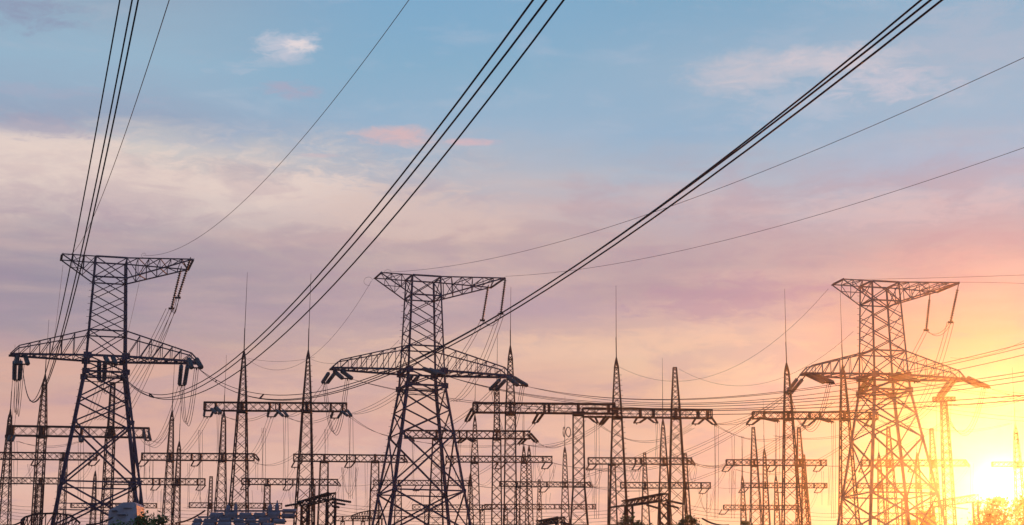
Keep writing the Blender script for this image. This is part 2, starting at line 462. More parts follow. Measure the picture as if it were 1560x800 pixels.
def beam(parent, org, xl, yl0, yl1, xr, yr0, yr1, Y, stuff_x=True, brackets=(), plates=None):
    mp = m_per_px(Y)
    A = P(xl, yl0, Y); zt = A.z; zb_ = P(xl, yl1, Y).z
    Yr = (zt - CZ) / (ray(xr, yr0)[2] / ray(xr, yr0)[1]); B = P(xr, yr0, Yr)
    h = zt - zb_; dpt = h * .85
    d = Vector((B.x - A.x, B.y - A.y, 0)); L = d.length; d.normalize(); nrm = Vector((-d.y, d.x, 0))
    o = Vector((A.x - org.x, A.y - org.y, 0))
    def pt(t, s, z): return o + d * (t * L) + nrm * (s * dpt / 2) + Vector((0, 0, z))
    w = MB(); n = max(6, round(L / (h * 1.05)))
    tb = .036
    for i in range(n):
        t0, t1 = i / n, (i + 1) / n
        for s in (-1, 1):
            w.bar(pt(t0, s, zt), pt(t1, s, zb_), tb); w.bar(pt(t0, s, zb_), pt(t1, s, zt), tb)
        w.bar(pt(t0, -1, zb_), pt(t1, 1, zb_), tb); w.bar(pt(t0, 1, zt), pt(t1, -1, zt), tb)
        if plates or (plates is None and Y > 160):
            c = pt((t0 + t1) / 2, -1, (zt + zb_) / 2); w.box(c, (h * .26, .03, h * .16), math.atan2(d.y, d.x))
        if i % 4 == 0:
            for s in (-1, 1): w.bar(pt(t0, s, zt), pt(t0, s, zb_), tb * 1.2)
    bm = w.obj('beam', M_PORTAL, parent, stuff=True)
    tc_ = h * .125
    for s in (-1, 1):
        for z in (zt, zb_):
            c = MB(); c.bar(pt(0, s, z), pt(1, s, z), tc_, caps=True); c.obj('chord', M_PORTAL, bm)
    for t in (0.004, .996):
        c = MB()
        for s in (-1, 1): c.bar(pt(t, s, zt), pt(t, s, zb_), tc_)
        c.bar(pt(t, -1, zt), pt(t, 1, zt), tc_); c.bar(pt(t, -1, zb_), pt(t, 1, zb_), tc_)
        c.obj('end_frame', M_PORTAL, bm)
    for bx in brackets:
        t = (bx - xl) / (xr - xl); c = MB()
        c.box(pt(t, 0, (zt + zb_) / 2), (h * .22, dpt * 1.15, h * 1.02), math.atan2(d.y, d.x)); c.obj('hanger_bracket', M_PORTAL, bm)
    return bm, pt, h
def portal(label, Y, bm, cols, brackets=(), group='lattice steel gantries of the switchyard'):
    xl, yl0, yl1, xr, yr0, yr1 = bm
    org = P((xl + xr) / 2, yl0, Y); org.z = 0
    T = thing('lattice_gantry', label, 'gantry', org, 0, group)
    _, pt, h = beam(T, org, *bm, Y, brackets=brackets)
    for c in cols:
        x, prof, rod = c[0], c[1], c[2]
        kw = c[3] if len(c) > 3 else {}
        Yc = Y + (.0 if len(c) < 5 else c[4])
        cx, cy, W = column(T, org, x, Yc, prof, rod, **kw)
        # dark seat where the beam lies on the column
        s = MB(); zb_ = P(xl, yl1, Y).z
        s.box((cx, cy, zb_ - h * .12), (W(zb_) + .10, W(zb_) * .9 + h * .5, h * .30)); s.obj('beam_seat', M_PORTAL, T)
        s = MB(); s.box((cx, cy, zb_ + h * .5), (h * .30, h * 1.0, h * .96)); s.obj('beam_clamp', M_PORTAL, T)
    return T
PG = {'pegs': True}
B1 = portal('wide gantry with two tall lightning rods between left and middle pylons', 135, (311, 613, 625.5, 529, 614.5, 627),
    [(371.5, [(543, 4), (613, 12), (770, 25)], 415, PG), (469.5, [(543, 4), (613, 12), (770, 25)], 417, PG)], (329, 411, 426, 504, 522))
portal('leftmost high gantry seen behind the legs of the left pylon', 150, (12, 649, 663.5, 228, 652.5, 665),
    [(68.5, [(578, 3.5), (587, 5.5), (650, 11.5), (800, 13)], 487), (172, [(584, 6), (650, 8), (662, 12), (800, 14)], None), (15.5, [(632, 3), (642, 5), (700, 9.5), (800, 18)], 525)], (20, 124, 219))
portal('gantry cut by the left photo edge, second row behind the left pylon', 172, (-40, 689, 699.5, 148, 690.5, 701), [(97, [(699, 9.5), (800, 13)], None), (-20, [(699, 9.5), (800, 13)], None)])
portal('second-row gantry right of the left pylon with two slender spires', 172, (216, 690.5, 701, 388, 691.5, 702),
    [(262, [(632, 3), (641, 5), (690, 8.5), (800, 15)], 527), (341, [(633, 3.5), (642, 6), (690, 9), (800, 18)], 541)], (292, 306, 375))
portal('third-row gantry at the left photo edge under the lowest spire', 195, (-45, 727.5, 736.5, 93, 728.5, 737.5), [(61, [(737, 7), (800, 9)], None), (-25, [(737, 7), (800, 9)], None)])
portal('third-row gantry right of the left pylon with a short spire', 195, (162, 728.5, 738, 313, 729.5, 739), [(200.5, [(738, 7), (800, 9)], None), (273, [(678, 2.8), (686, 5), (729, 7), (800, 11)], 583)], (233, 243, 301))
portal('third-row gantry above the row of grey breaker tanks', 195, (368, 729, 738, 515, 730.5, 739), [(407.5, [(739, 8), (800, 10)], None), (476, [(739, 7.5), (800, 9)], None)], (380, 435, 446))
portal('lowest far gantry seen through the left pylon legs', 222, (108, 766.5, 773.5, 239, 767, 774), [(145, [(723, 2.6), (731, 4), (767, 6), (800, 8)], None), (215, [(774, 6), (800, 7)], None)])
portal('lowest far gantry partly hidden behind the breaker tanks', 222, (288, 766, 773.5, 430, 767, 774), [(321.7, [(726, 4), (766, 5.5), (800, 7)], None), (404, [(774, 6), (800, 7)], None)])
portal('spireless gantry whose right end passes behind the middle pylon left leg', 172, (447, 692, 702.5, 617, 694, 704), [(494, [(703, 11.5), (800, 15)], None), (571.5, [(703, 11), (800, 14.5)], None)], (460, 528, 541, 607))
portal('third-row gantry crossing behind the base of the middle pylon', 195, (569, 731.5, 739, 716, 732.5, 740), [(607, [(739.5, 8), (800, 11)], None), (716.5, [(728, 3), (735, 5), (800, 11)], None)])
portal('lowest far gantry right of the middle pylon base', 222, (628, 769, 776, 750, 769.5, 776.5), [(650, [(776, 5.5), (800, 7)], None), (735, [(776, 5.5), (800, 7)], None)])
portal('low far gantry between the sloping busbar bridge and middle pylon', 245, (507, 786.5, 793.5, 566, 786.5, 793.5), [(522, [(793.5, 5), (800, 5.6)], None), (553, [(793.5, 5), (800, 5.6)], None)])
portal('gantry starting at the left leg of the middle pylon', 150, (616, 656, 667.5, 808, 657, 669), [(665, [(669, 11.5), (800, 22)], None), (757, [(594, 6), (600, 7), (655, 8.5), (668, 12), (800, 15)], 507)], (700, 711, 798))
portal('thick-beamed centre gantry with one tall rod near the middle pylon', 135, (720, 614, 628.5, 937, 616, 631), [(777.5, [(536, 3.5), (548, 6.5), (612, 13), (629, 15), (800, 19)], 437), (881, [(633, 16), (742, 17.5), (800, 26)], None)], (727, 829, 836, 927))
C0b = portal('gantry with one tall rod and one flat-topped mast right of centre', 137, (887, 622, 635, 1084.5, 624.5, 637), [(939, [(554, 4), (560, 6), (622, 13), (800, 28)], 435, PG), (1028, [(560, 5), (622, 12.5), (800, 27)], None)], (975, 995, 1063, 1078))
portal('second-row gantry immediately right of the middle pylon with two spires', 172, (679, 695, 704, 841.5, 695.5, 705), [(723.5, [(640, 3), (649, 5), (695, 10), (800, 17)], 542), (798, [(686, 3), (695, 5), (704, 8), (800, 15)], 620)], (690, 827))
portal('second-row gantry between the tall centre rod and flat-topped mast', 172, (895.5, 697.5, 707, 1054, 698, 707.5), [(1010, [(645, 3), (654, 5), (700, 10), (800, 20)], 545), (932, [(707, 10), (800, 14)], None)], (968, 977, 1047))
RG = portal('third-row gantry carrying the rod with two ring discs', 195, (761, 733.5, 741, 900, 735, 742.5), [(860.5, [(687, 3), (695, 5), (735, 8), (800, 13)], 604), (788, [(742, 7), (800, 9)], None)], (833, 891))
portal('third-row gantry with two blunt masts right of centre', 195, (945, 735, 743.5, 1082.5, 735.5, 744), [(982, [(690, 3.5), (735, 7), (800, 12)], None), (1044, [(691, 3.5), (735, 7), (800, 13)], None)], (1068,))
portal('lowest far gantry behind the centre lattice columns', 222, (738, 768.5, 775.5, 908, 768.5, 776), [(821.5, [(731, 3.5), (768, 6), (800, 8)], None), (770, [(776, 6), (800, 7)], None)], (845, 853, 903))
portal('orange-lit high gantry left of the right-hand pylon', 135, (1146, 627.5, 638, 1337, 628.5, 640), [(1198.5, [(562, 4.5), (570, 6.5), (627, 12), (800, 27)], 440), (1284, [(565, 4), (575, 6), (627, 12), (800, 27)], 446)], (1164, 1233, 1249, 1325))
portal('second-row gantry with two blunt masts left of the right-hand pylon', 172, (1106, 700.5, 709, 1259, 701, 709.5), [(1147.5, [(651, 3.8), (700, 9), (800, 17)], None), (1217, [(651, 3.8), (700, 9), (800, 17)], None)], (1118, 1180, 1250))
portal('third-row gantry left of the right-hand pylon, under two blunt masts', 195, (1131, 736, 743, 1260, 736.5, 743.5), [(1164.5, [(690, 3), (698, 4.5), (736, 6.5), (800, 10)], 609), (1224, [(693, 3.5), (736, 7), (800, 13)], None)], (1240, 1256))
portal('lowest far gantry left of the right-hand pylon', 222, (1102, 769.5, 776, 1216, 770, 776.5), [(1131, [(730, 2.6), (736, 4), (800, 8.5)], 680), (1182, [(730, 2.6), (736, 4), (800, 8.5)], 680)])
portal('sun-washed gantry crossing behind the right-hand pylon base', 172, (1312, 701, 710, 1471, 701, 710), [(1353, [(650, 3.8), (701, 9), (800, 16)], None), (1419, [(653, 4.6), (701, 8.5), (800, 14)], None)], (1325, 1395))
portal('lower sun-washed gantry behind the right-hand pylon base', 195, (1306, 736.5, 743.5, 1430, 737, 744), [(1339, [(695, 2.8), (703, 4.5), (736, 6.5), (800, 11)], 665), (1397, [(695, 2.8), (703, 4.5), (736, 6.5), (800, 11)], 665)])
portal('narrow T-shaped mast head just right of the right-hand pylon', 135, (1421, 605, 611, 1455, 605, 611), [(1437.5, [(611, 8), (690, 12), (800, 15)], None)], (1426, 1449))
portal('gantry at the right photo edge beside the sun', 172, (1511, 704, 711, 1640, 704, 711), [(1547, [(653, 3), (661, 5), (704, 9), (800, 14)], 560), (1620, [(711, 9), (800, 14)], None)])
# two corona rings on the rod of the third-row centre gantry
for x, rx in ((859.3, 1.6), (865.8, 3.7)):
    c = P(x, 658, 195); pts = []
    r_ = MB(); k = m_per_px(195)
    ring = [Vector((c.x + rx * k * math.cos(a), c.y + (.25 if rx < 2 else 0) * math.cos(a), c.z + 7.2 * k * math.sin(a))) for a in [i * math.pi / 8 for i in range(17)]]
    r_.tube(ring, .05, 5, caps=False)
    o = r_.obj('ring_disc', M_PORTAL); tag(o, 'narrow left ring beside the thin rod in the photo centre' if rx < 2 else 'wide right ring beside the thin rod in the photo centre', 'ring', 'two ring discs on the lightning rod')
# extra free-standing masts
def mast(label, x, Y, prof, rod=None):
    org = P(x, prof[0][0], Y); org.z = 0
    T = thing('lattice_mast', label, 'mast', org, 0, 'free-standing lattice masts')
    column(T, org, x, Y, prof, rod)
mast('thin dark mast between the breaker tanks and the sloping bridge', 464, 165, [(771, 7), (800, 8)])
mast('small mast left of the ringed rod, behind the thick centre columns', 806, 185, [(686, 3), (694, 5), (800, 12)])
mast('faint short mast behind the right-hand pylon right legs', 1376, 205, [(760, 5), (800, 7)])

# ------------------------------------------------------------------ insulators
def disc_prof(L, r, pitch):
    n = max(4, int(L / pitch)); p = L / n; out = [(0, .03)]
    for i in range(n):
        z = i * p
        out += [(z + p * .12, .045), (z + p * .30, r), (z + p * .48, r * .92), (z + p * .62, .05)]
    out.append((L, .03)); return out
def string(parent, a, b, r, pitch, mt, link=.15, nseg=8):
    a = Vector(a); b = Vector(b); L = (b - a).length; u = (b - a) / L
    s = MB(); s.lathe(a + u * link * L, b, disc_prof(L * (1 - link) - .05, r * .9, pitch), nseg)
    o = s.obj('insulator', mt, parent)
    k = MB(); k.bar(b - u * .08, b + u * .06, .07, caps=True); k.obj('end_fitting', M_PORTAL, o)
    k = MB(); k.bar(a, a + u * (link * L + .03), .05)
    k.obj('link', M_PORTAL, o)
    return o
def pair(label, Ya, dYb, pts, r=.14, pitch=.13, mt=None, link=.12, group='paired insulator strings'):
    """pts = (a1, b1, a2, b2) in pixels; top ends at depth Ya, lower ends at Ya + dYb"""
    mt = mt or M_GLASS
    a1, b1, a2, b2 = pts
    A1, A2 = P(*a1, Ya), P(*a2, Ya); B1_, B2_ = P(*b1, Ya + dYb), P(*b2, Ya + dYb)
    org = (A1 + A2) / 2
    T = thing('insulator_pair', label, 'insulator', org, 0, group)
    string(T, A1 - org, B1_ - org, r, pitch, mt, link); string(T, A2 - org, B2_ - org, r, pitch, mt, link)
    y = MB(); y.bar(B1_ - org, B2_ - org, .08, caps=True)
    mid = (B1_ + B2_) / 2 - org; y.bar(mid, mid + Vector((0, 0, -.14)), .07, caps=True); y.obj('yoke_plate', M_PORTAL, T)
    return (B1_ + B2_) / 2
E = {}
E['T1Lf'] = pair('pair of teal strings hanging straight down at left tip of left pylon crossarm', 107.4, 1.6, ((22.5, 547), (21.8, 579), (31.5, 547), (30, 579)), .17, .14)
E['T1Ln'] = pair('short foreshortened teal pair on the left tip of left pylon crossarm', 106.4, -1.6, ((26.5, 540), (25.3, 555), (38, 540), (42.5, 555)), .17, .14)
E['T1Cf'] = pair('dark vertical insulator pair under the middle of left pylon crossarm', 107.8, 1.6, ((151, 549), (151, 580), (160, 549), (158.7, 580)), .17, .14)
E['T1Cn'] = pair('short insulator pair near the right leg of left pylon crossarm', 106.2, -1.6, ((160, 543), (165, 553), (171.5, 543), (176.5, 555)), .17, .14)
E['T1Rf'] = pair('steep teal insulator pair below right end of left pylon crossarm', 107.0, 1.6, ((276.6, 553), (273.3, 587), (286.5, 553), (281, 587)), .16, .14)
E['T1Rn'] = pair('teal insulator pair slanting right off the left pylon crossarm tip', 105.6, -1.6, ((287, 546), (292, 560.5), (298.5, 546), (307, 560.5)), .18, .14)
E['T2Lf'] = pair('insulator pair slanting down-left from left tip of middle pylon crossarm', 112.3, 1.8, ((501.5, 567), (491, 583.5), (510.5, 568), (498.5, 583.5)), .15, .14)
E['T2Ln'] = pair('insulator pair slanting down-right from left tip of middle pylon crossarm', 111.3, -1.8, ((508, 564.5), (522, 576.5), (519, 564.5), (536.5, 577)), .16, .14)
E['T2Cf'] = pair('insulator pair slanting down-left inside the middle pylon waist', 112.6, 1.8, ((629, 571), (618, 586), (638.5, 572), (626, 586)), .15, .14)
E['T2Cn'] = pair('thick insulator pair slanting right under the middle pylon crossarm centre', 110.8, -1.8, ((643, 561), (668, 570), (652, 562), (677, 572)), .17, .14)
E['T2Rf'] = pair('insulator pair slanting down-left from right tip of middle pylon crossarm', 111.5, 1.8, ((763, 577), (746, 594), (771, 578), (756, 594)), .15, .14)
E['T2Rn'] = pair('insulator pair slanting down-right from right tip of middle pylon crossarm', 110.6, -1.8, ((772, 574), (789, 587), (780.5, 574), (803.5, 588)), .16, .14)
E['T3Lf'] = pair('orange insulator pair slanting down-left from right-hand pylon left tip', 113.4, 1.8, ((1219.5, 570.5), (1198, 599.5), (1228, 571), (1204.5, 600)), .15, .14, link=.25)
E['T3Ln'] = pair('thick orange insulator pair slanting right from right-hand pylon left tip', 112.2, -1.8, ((1229, 570.5), (1256, 583), (1239, 569.5), (1270.5, 583.5)), .17, .14, link=.05)
E['T3Cf'] = pair('insulator pair slanting down-left in the right-hand pylon waist', 113.8, 1.8, ((1322, 574), (1310, 595), (1330.5, 575), (1317.5, 595)), .15, .14)
E['T3Cn'] = pair('thick insulator pair slanting right under right-hand pylon centre', 112.0, -1.8, ((1353, 569.5), (1385, 580.5), (1365, 568.5), (1401, 581.5)), .17, .14, link=.05)
E['T3Rf'] = pair('insulator pair slanting down-left from right-hand pylon right tip', 112.8, 1.8, ((1450, 575), (1428, 605), (1458, 576), (1435, 605)), .15, .14, link=.2)
E['T3Rn'] = pair('thick insulator pair slanting right off the right-hand pylon right tip', 111.6, -1.8, ((1464, 576), (1490, 588), (1473, 575), (1508, 590.5)), .17, .14, link=.05)
def single(label, Y, dY, a, b, r=.115, pitch=.145, link=.06):
    A, B = P(*a, Y), P(*b, Y + dY); T = thing('insulator_string', label, 'insulator', A, 0, 'long single insulator strings on the top arms')
    string(T, Vector(), B - A, r, pitch, M_BROWN, link)
    y = MB(); y.box(B - A, (.34, .1, .12)); y.obj('clamp', M_PORTAL, T)
    return B
E['U1a'] = single('outer long disc string on the left pylon top arm', 105.4, -.2, (290.5, 392), (271, 453.5))
E['U1b'] = single('inner long disc string on the left pylon top arm', 108.4, -.2, (276.5, 406), (261, 470), link=.10)
E['U2a'] = single('outer long disc string on the middle pylon top arm', 110.4, .2, (770, 423), (763, 478))
E['U2b'] = single('inner long disc string on the middle pylon top arm', 113.4, .2, (744, 434), (735, 488))
E['U3a'] = single('outer long disc string on the right-hand pylon top arm', 111.4, .2, (1461, 430), (1448, 491), link=.18)
E['U3b'] = single('inner long disc string on the right-hand pylon top arm', 114.2, .2, (1417, 446), (1411, 503), link=.18)
def gpair(key, label, Y, dY, pts, r=.12): E[key] = pair(label, Y, dY, pts, r, .12, M_GLASS if pts[0][0] < 560 else M_BROWN, .06)
W1 = 'under the wide twin-rod gantry'
gpair('B1a', 'dark V of two strings ' + W1 + ', left end, far side', 135.4, 1, ((313.5, 614), (310.5, 635), (328, 620), (321, 635)))
gpair('B1b', 'short strings pointing right ' + W1 + ', left end', 134.6, -1.6, ((322, 623), (329, 629.5), (330, 621), (336.5, 629.5)), .15)
gpair('B1c', 'dark V of two strings ' + W1 + ', midspan far side', 135.4, 1, ((410, 624), (407.5, 635), (425, 626), (418, 635)))
gpair('B1d', 'strings pointing right ' + W1 + ', midspan', 134.6, -1.6, ((421, 625), (431.5, 634), (431, 625), (438.5, 634.5)), .13)
gpair('B1e', 'dark V of two strings ' + W1 + ', right end far side', 135.6, 1, ((508, 625), (504, 637), (521, 627), (514.5, 637)))
gpair('B1f', 'strings pointing right off the right end of the twin-rod gantry', 134.8, -1.6, ((521, 627), (529.6, 633.5), (529, 625), (535.5, 634)), .13)
gpair('C0a', 'pair slanting down-left off left end of thick-beamed centre gantry', 135.4, 1.6, ((719.5, 622), (708.5, 642), (723, 627), (714, 641.5)))
gpair('C0b', 'pair slanting down-left under thick-beamed centre gantry, midspan', 135.4, 1.6, ((820.4, 629), (811.4, 645.4), (828, 630), (818, 643.5)))
gpair('C0c', 'pair slanting down-left under right end of thick-beamed centre gantry', 135.4, 1.6, ((923.5, 633), (913.5, 646.5), (928.5, 634), (918, 646.5)))
gpair('C0d', 'pair slanting right under the overlap of the two centre gantries', 136.6, -1.6, ((896.5, 635), (906, 643), (906.5, 635), (911, 644.6)), .1)
gpair('C0e', 'pair slanting left under one-rod right-centre gantry, left of its midspan', 137.4, 1.4, ((971.5, 635), (965.8, 644.6), (985, 637), (974.4, 644)), .1)
gpair('C0f', 'pair slanting right under one-rod right-centre gantry midspan', 136.6, -1.4, ((986, 636), (996.5, 643.6), (997, 635), (1002, 644.6)), .1)
gpair('C0g', 'pair slanting left under right end of one-rod right-centre gantry', 137.4, 1.4, ((1060, 637), (1054.5, 646), (1073, 638), (1063.7, 646)), .1)
gpair('C0h', 'pair slanting right off right end of one-rod right-centre gantry', 136.6, -1.4, ((1074, 637), (1086, 646.5), (1083.5, 635), (1092, 647.5)), .1)
gpair('D1a', 'pair slanting left off left end of orange-lit high gantry', 135.4, 1.4, ((1145.5, 635), (1137, 646.7), (1158, 638), (1146, 647)), .1)
gpair('D1b', 'long pair nearly level under left part of orange-lit high gantry', 134.6, -1.6, ((1162, 636), (1187, 641.5), (1156, 636), (1182, 642)), .1)
gpair('D1c', 'pair slanting left under orange-lit high gantry midspan', 135.4, 1.4, ((1230, 636), (1221.7, 648.8), (1245, 637), (1231, 648.8)), .1)
gpair('D1d', 'long pair nearly level under orange-lit high gantry midspan', 134.6, -1.6, ((1247, 636), (1270, 643), (1241, 636), (1264, 643)), .1)
gpair('D1e', 'pair slanting left under orange-lit gantry behind right-hand pylon', 135.4, 1.4, ((1325, 637), (1317, 649), (1335, 638), (1327, 649)), .1)
gpair('A1a', 'short teal pair on left end of leftmost high gantry', 149.4, -1.4, ((15, 664), (12, 672), (22, 664), (19, 672)), .14)
gpair('A1b', 'short teal pair under leftmost high gantry between pylon legs', 149.4, -1.4, ((121, 664), (122, 673), (127, 664), (125.5, 673)), .14)
gpair('A1c', 'short teal pair on right end of leftmost high gantry', 149.4, -1.4, ((219, 655), (222, 671), (226, 656), (229.5, 671)), .14)
gpair('C1a', 'short pair slanting right under gantry beside middle pylon leg', 149.4, -1.4, ((619.6, 664), (626, 671.5), (624, 664), (631, 672)), .11)
gpair('C1b', 'pair slanting left at midspan of gantry beside middle pylon', 150.4, 1.4, ((705, 667), (696.5, 674.5), (710.5, 668), (701.3, 674.5)), .11)
gpair('C1c', 'pair slanting right at midspan of gantry beside middle pylon', 149.4, -1.4, ((716, 667), (724.4, 672), (712, 668), (720, 673)), .11)
gpair('C1d', 'pair slanting left at right end of gantry beside middle pylon', 150.4, 1.4, ((797, 668), (789, 676.5), (803, 668), (794, 676.5)), .11)
gpair('C1e', 'pair slanting right at right end of gantry beside middle pylon', 149.4, -1.4, ((804, 662), (815, 673.5), (808, 660), (820, 673.5)), .12)
# rear rows: smaller pairs
REAR = [
 ('under left end of second-row gantry right of left pylon', 172, (218, 701), 1), ('under midspan of second-row gantry right of left pylon', 172, (299, 701), 1), ('at right end of second-row gantry right of left pylon', 172, (384, 700), 0),
 ('under second-row gantry at left photo edge', 172, (55, 700), 1), ('at right end of second-row gantry at left photo edge', 172, (143, 700), 1),
 ('at left end of third-row gantry right of left pylon', 195, (165, 738), 1), ('at midspan of third-row gantry right of left pylon', 195, (237, 739), 1), ('at right end of third-row gantry right of left pylon', 195, (306, 739), 1),
 ('at left end of third-row gantry above breaker tanks', 195, (374, 738), 1), ('at midspan of third-row gantry above breaker tanks', 195, (439, 739), 1), ('at right end of third-row gantry above breaker tanks', 195, (508, 739), 0),
 ('at left end of the spireless gantry', 172, (452, 703), 1), ('at midspan of the spireless gantry', 172, (533, 703), 1), ('at right end of the spireless gantry', 172, (610, 703), 0),
 ('at midspan of third-row gantry behind middle pylon', 195, (637, 740), 1), ('at left end of third-row gantry behind middle pylon', 195, (573, 740), 1),
 ('at left end of second-row gantry right of middle pylon', 172, (684, 704), 1), ('at midspan of second-row gantry right of middle pylon', 172, (762, 705), 1), ('at right end of second-row gantry right of middle pylon', 172, (833, 705), 1),
 ('at left end of second-row gantry right of centre', 172, (901, 707), 1), ('at midspan of second-row gantry right of centre', 172, (971, 707), 1), ('at right end of second-row gantry right of centre', 172, (1048, 707), 0),
 ('at midspan of the gantry with the ringed rod', 195, (829, 742), 1), ('at right end of the gantry with the ringed rod', 195, (892, 741), 0),
 ('at right end of third-row gantry with blunt masts', 195, (1073, 744), 1), ('at midspan of third-row gantry with blunt masts', 195, (1012, 744), 1),
 ('at left end of second-row orange gantry', 172, (1108, 709), 1), ('at midspan of second-row orange gantry', 172, (1176, 709), 1), ('at right end of second-row orange gantry', 172, (1247, 709), 1),
 ('at left end of third-row orange gantry', 195, (1133, 743), 1), ('at midspan of third-row orange gantry', 195, (1189, 743), 1), ('at right end of third-row orange gantry', 195, (1248, 743), 1),
 ('at left end of lowest orange gantry', 222, (1103, 776), 1), ('at left end of sun-washed gantry', 172, (1316, 710), 1), ('at midspan of sun-washed gantry', 172, (1391, 710), 1), ('at right end of sun-washed gantry', 172, (1466, 709), 0),
 ('at left end of lower sun-washed gantry', 195, (1309, 743), 1)]
EL = {}
for lb, Y, (x, y), left in REAR:
    if left:
        s = .85 if Y > 190 else 1.0
        pts = ((x - 3, y), (x - 6 - 2 * s, y + 9 * s), (x + 9 * s, y), (x + 1, y + 9 * s))
        EL[lb] = pair('small dark V of two strings ' + lb, Y + .3, 1.4, pts, .085 if Y < 190 else .075, .12, M_BROWN, .05, 'small paired strings on the rear gantries')
    else:
        pts = ((x + 1, y - 6), (x + 9, y + 1.5), (x + 5, y - 8), (x + 11, y + .5))
        EL[lb] = pair('small dark pair slanting right ' + lb, Y - .3, -1.4, pts, .09 if Y < 190 else .08, .12, M_BROWN, .05, 'small paired strings on the rear gantries')

# ------------------------------------------------------------------ conductors
def fitwire(a, Y0, ang, pts, deg=2, extra=18):
    A = P(*a, Y0) if not isinstance(a, Vector) else a
    u = np.array([math.sin(ang), -math.cos(ang)]); T = []; Z = []; Wt = []
    for p in pts:
        d = ray(*p); s, t = np.linalg.solve(np.array([[d[0], -u[0]], [d[1], -u[1]]]), np.array([A.x, A.y]))
        T.append(t); Z.append(CZ + s * d[2]); Wt.append(F / s)
    T = np.array(T); Z = np.array(Z); Wt = np.array(Wt)
    Mx = np.stack([T ** k for k in range(1, deg + 1)], 1) * Wt[:, None]
    c = np.linalg.lstsq(Mx, (Z - A.z) * Wt, rcond=None)[0]
    tm = T.max() + extra; out = []
    for i in range(49):
        t = tm * i / 48
        out.append(Vector((A.x + u[0] * t, A.y + u[1] * t, A.z + sum(c[k - 1] * t ** k for k in range(1, deg + 1)))))
    return out
def wires(name, label, cat, group, curves, r, spacers=()):
    org = curves[0][0].copy()
    if len(curves) == 1:
        b = MB(); b.tube([p - org for p in curves[0]], r, 5); o = b.obj(name, M_WIRE); o.location = org
        return tag(o, label, cat, group)
    T = thing(name, label, cat, org, 0, group)
    for c in curves:
        b = MB(); b.tube([p - org for p in c], r, 5); b.obj('conductor', M_WIRE, T)
    for q in spacers:
        s = MB()
        pts = [c[int(q * (len(c) - 1))] - org for c in curves]
        for a, b_ in zip(pts, pts[1:] + pts[:1]): s.bar(a, b_, .05)
        s.obj('spacer', M_WIRE, T)
    return T
GL = 'overhead line bundles'
WL = {
'L': ((34, 555), [[(53, 605), (66, 585), (72, 562), (90, 480), (108.5, 400), (145, 210), (182.5, 0)], [(50, 612), (64, 600), (78, 560), (101, 480), (121, 400), (160, 210), (201.5, 0)], [(50, 613), (65, 601), (80, 562), (104, 480), (127.5, 400), (166.5, 210), (211, 0)]], (17, 17, 17), 4),
'M': ((176, 556), [[(197, 582.5), (241.5, 602), (270, 597), (314.6, 576.7), (370, 536), (389.6, 520), (448, 460), (552, 339.7), (664, 200), (812, 0)], [(237.7, 607), (280, 599), (370.4, 544), (398, 520), (459.5, 460), (570, 333), (680.5, 200), (832, 0)], [(247, 608.5), (295, 602.7), (337.7, 581.5), (372, 559), (421, 520), (484, 460), (596, 336.5), (700, 206.5), (859, 0)]], (16.5, 16.5, 17), 3),
'R': ((303, 562), [[(364.6, 593), (391.5, 599), (420, 602.7), (462.7, 598.5), (583, 568.6), (675, 528.7), (787.5, 461), (875, 409), (980, 332.5), (1040, 285), (1090, 252), (1180, 180.5), (1405, 0)], [(362.7, 599), (422, 608.5), (464.6, 604.6), (594.6, 568.6), (700, 513), (787.5, 462), (875, 410), (1040, 287.5), (1180, 186), (1419, 0)], [(420, 610.4), (464.6, 608.5), (575, 577), (675, 532), (700, 519), (820, 450), (875, 415), (980, 343.7), (1015, 320), (1090, 262.5), (1180, 197.5), (1435, 0)]], (17, 16.5, 16.5), 3)}
for key, lb in (('L', 'three dark conductors rising from left pylon left tip to the top left'), ('M', 'three dark conductors rising from left pylon centre to the top centre'), ('R', 'three dark conductors sweeping from left pylon right tip to the top right')):
    a, cs, an, dg = WL[key]
    curves = [fitwire(a, 105.6, R(g_), c, dg) for c, g_ in zip(cs, an)]
    wires('overhead_bundle', lb, 'power line', GL, curves, .0165, (.10, .25))
WS = {
'S': ((804, 589), 110.6 - 1.8, [([(856, 599.4), (933, 611), (948, 612), (1040, 607.7), (1190, 590.7), (1433, 551.7), (1560, 526.7)], 20), ([(933, 613), (1040, 610.5), (1190, 594), (1433, 556), (1560, 532)], 20), ([(933, 618), (1040, 615), (1190, 603), (1350, 580), (1560, 544)], 20)], 'three conductors from middle pylon right tip, highest at the right edge'),
'C': ((674, 571), 109, [([(720, 584), (748, 590.8), (817, 601), (933, 615.8), (1040, 619), (1190, 606), (1560, 568)], 20), ([(748, 593), (817, 604), (933, 617.5), (1040, 621), (1190, 610), (1560, 574)], 20), ([(748, 596), (817, 607), (933, 620), (1040, 624), (1190, 615), (1560, 582)], 20)], 'three conductors from middle pylon centre, middle group at the right edge'),
'D': ((537, 578), 109.5, [([(602, 592.7), (679, 608), (719.6, 613), (900, 622), (1040, 625), (1560, 603)], 20), ([(602, 596), (679, 611), (719.6, 617), (900, 626), (1040, 629), (1560, 611)], 20)], 'two conductors from middle pylon left tip, lowest at the right edge'),
'T3R': ((1508, 592), 109.8, [([(1530, 596), (1560, 600)], 17), ([(1530, 599), (1560, 606)], 17)], 'conductors leaving right-hand pylon right tip for the right edge'),
'T3C': ((1400, 583), 110.2, [([(1440, 590), (1500, 598), (1560, 603)], 17), ([(1440, 593), (1500, 602), (1560, 609)], 17)], 'conductors leaving right-hand pylon centre for the right edge'),
'T3L': ((1270, 585), 110.4, [([(1345, 605), (1450, 624), (1560, 636)], 17), ([(1345, 609), (1450, 629), (1560, 642)], 17)], 'conductors leaving right-hand pylon left tip for the right edge')}
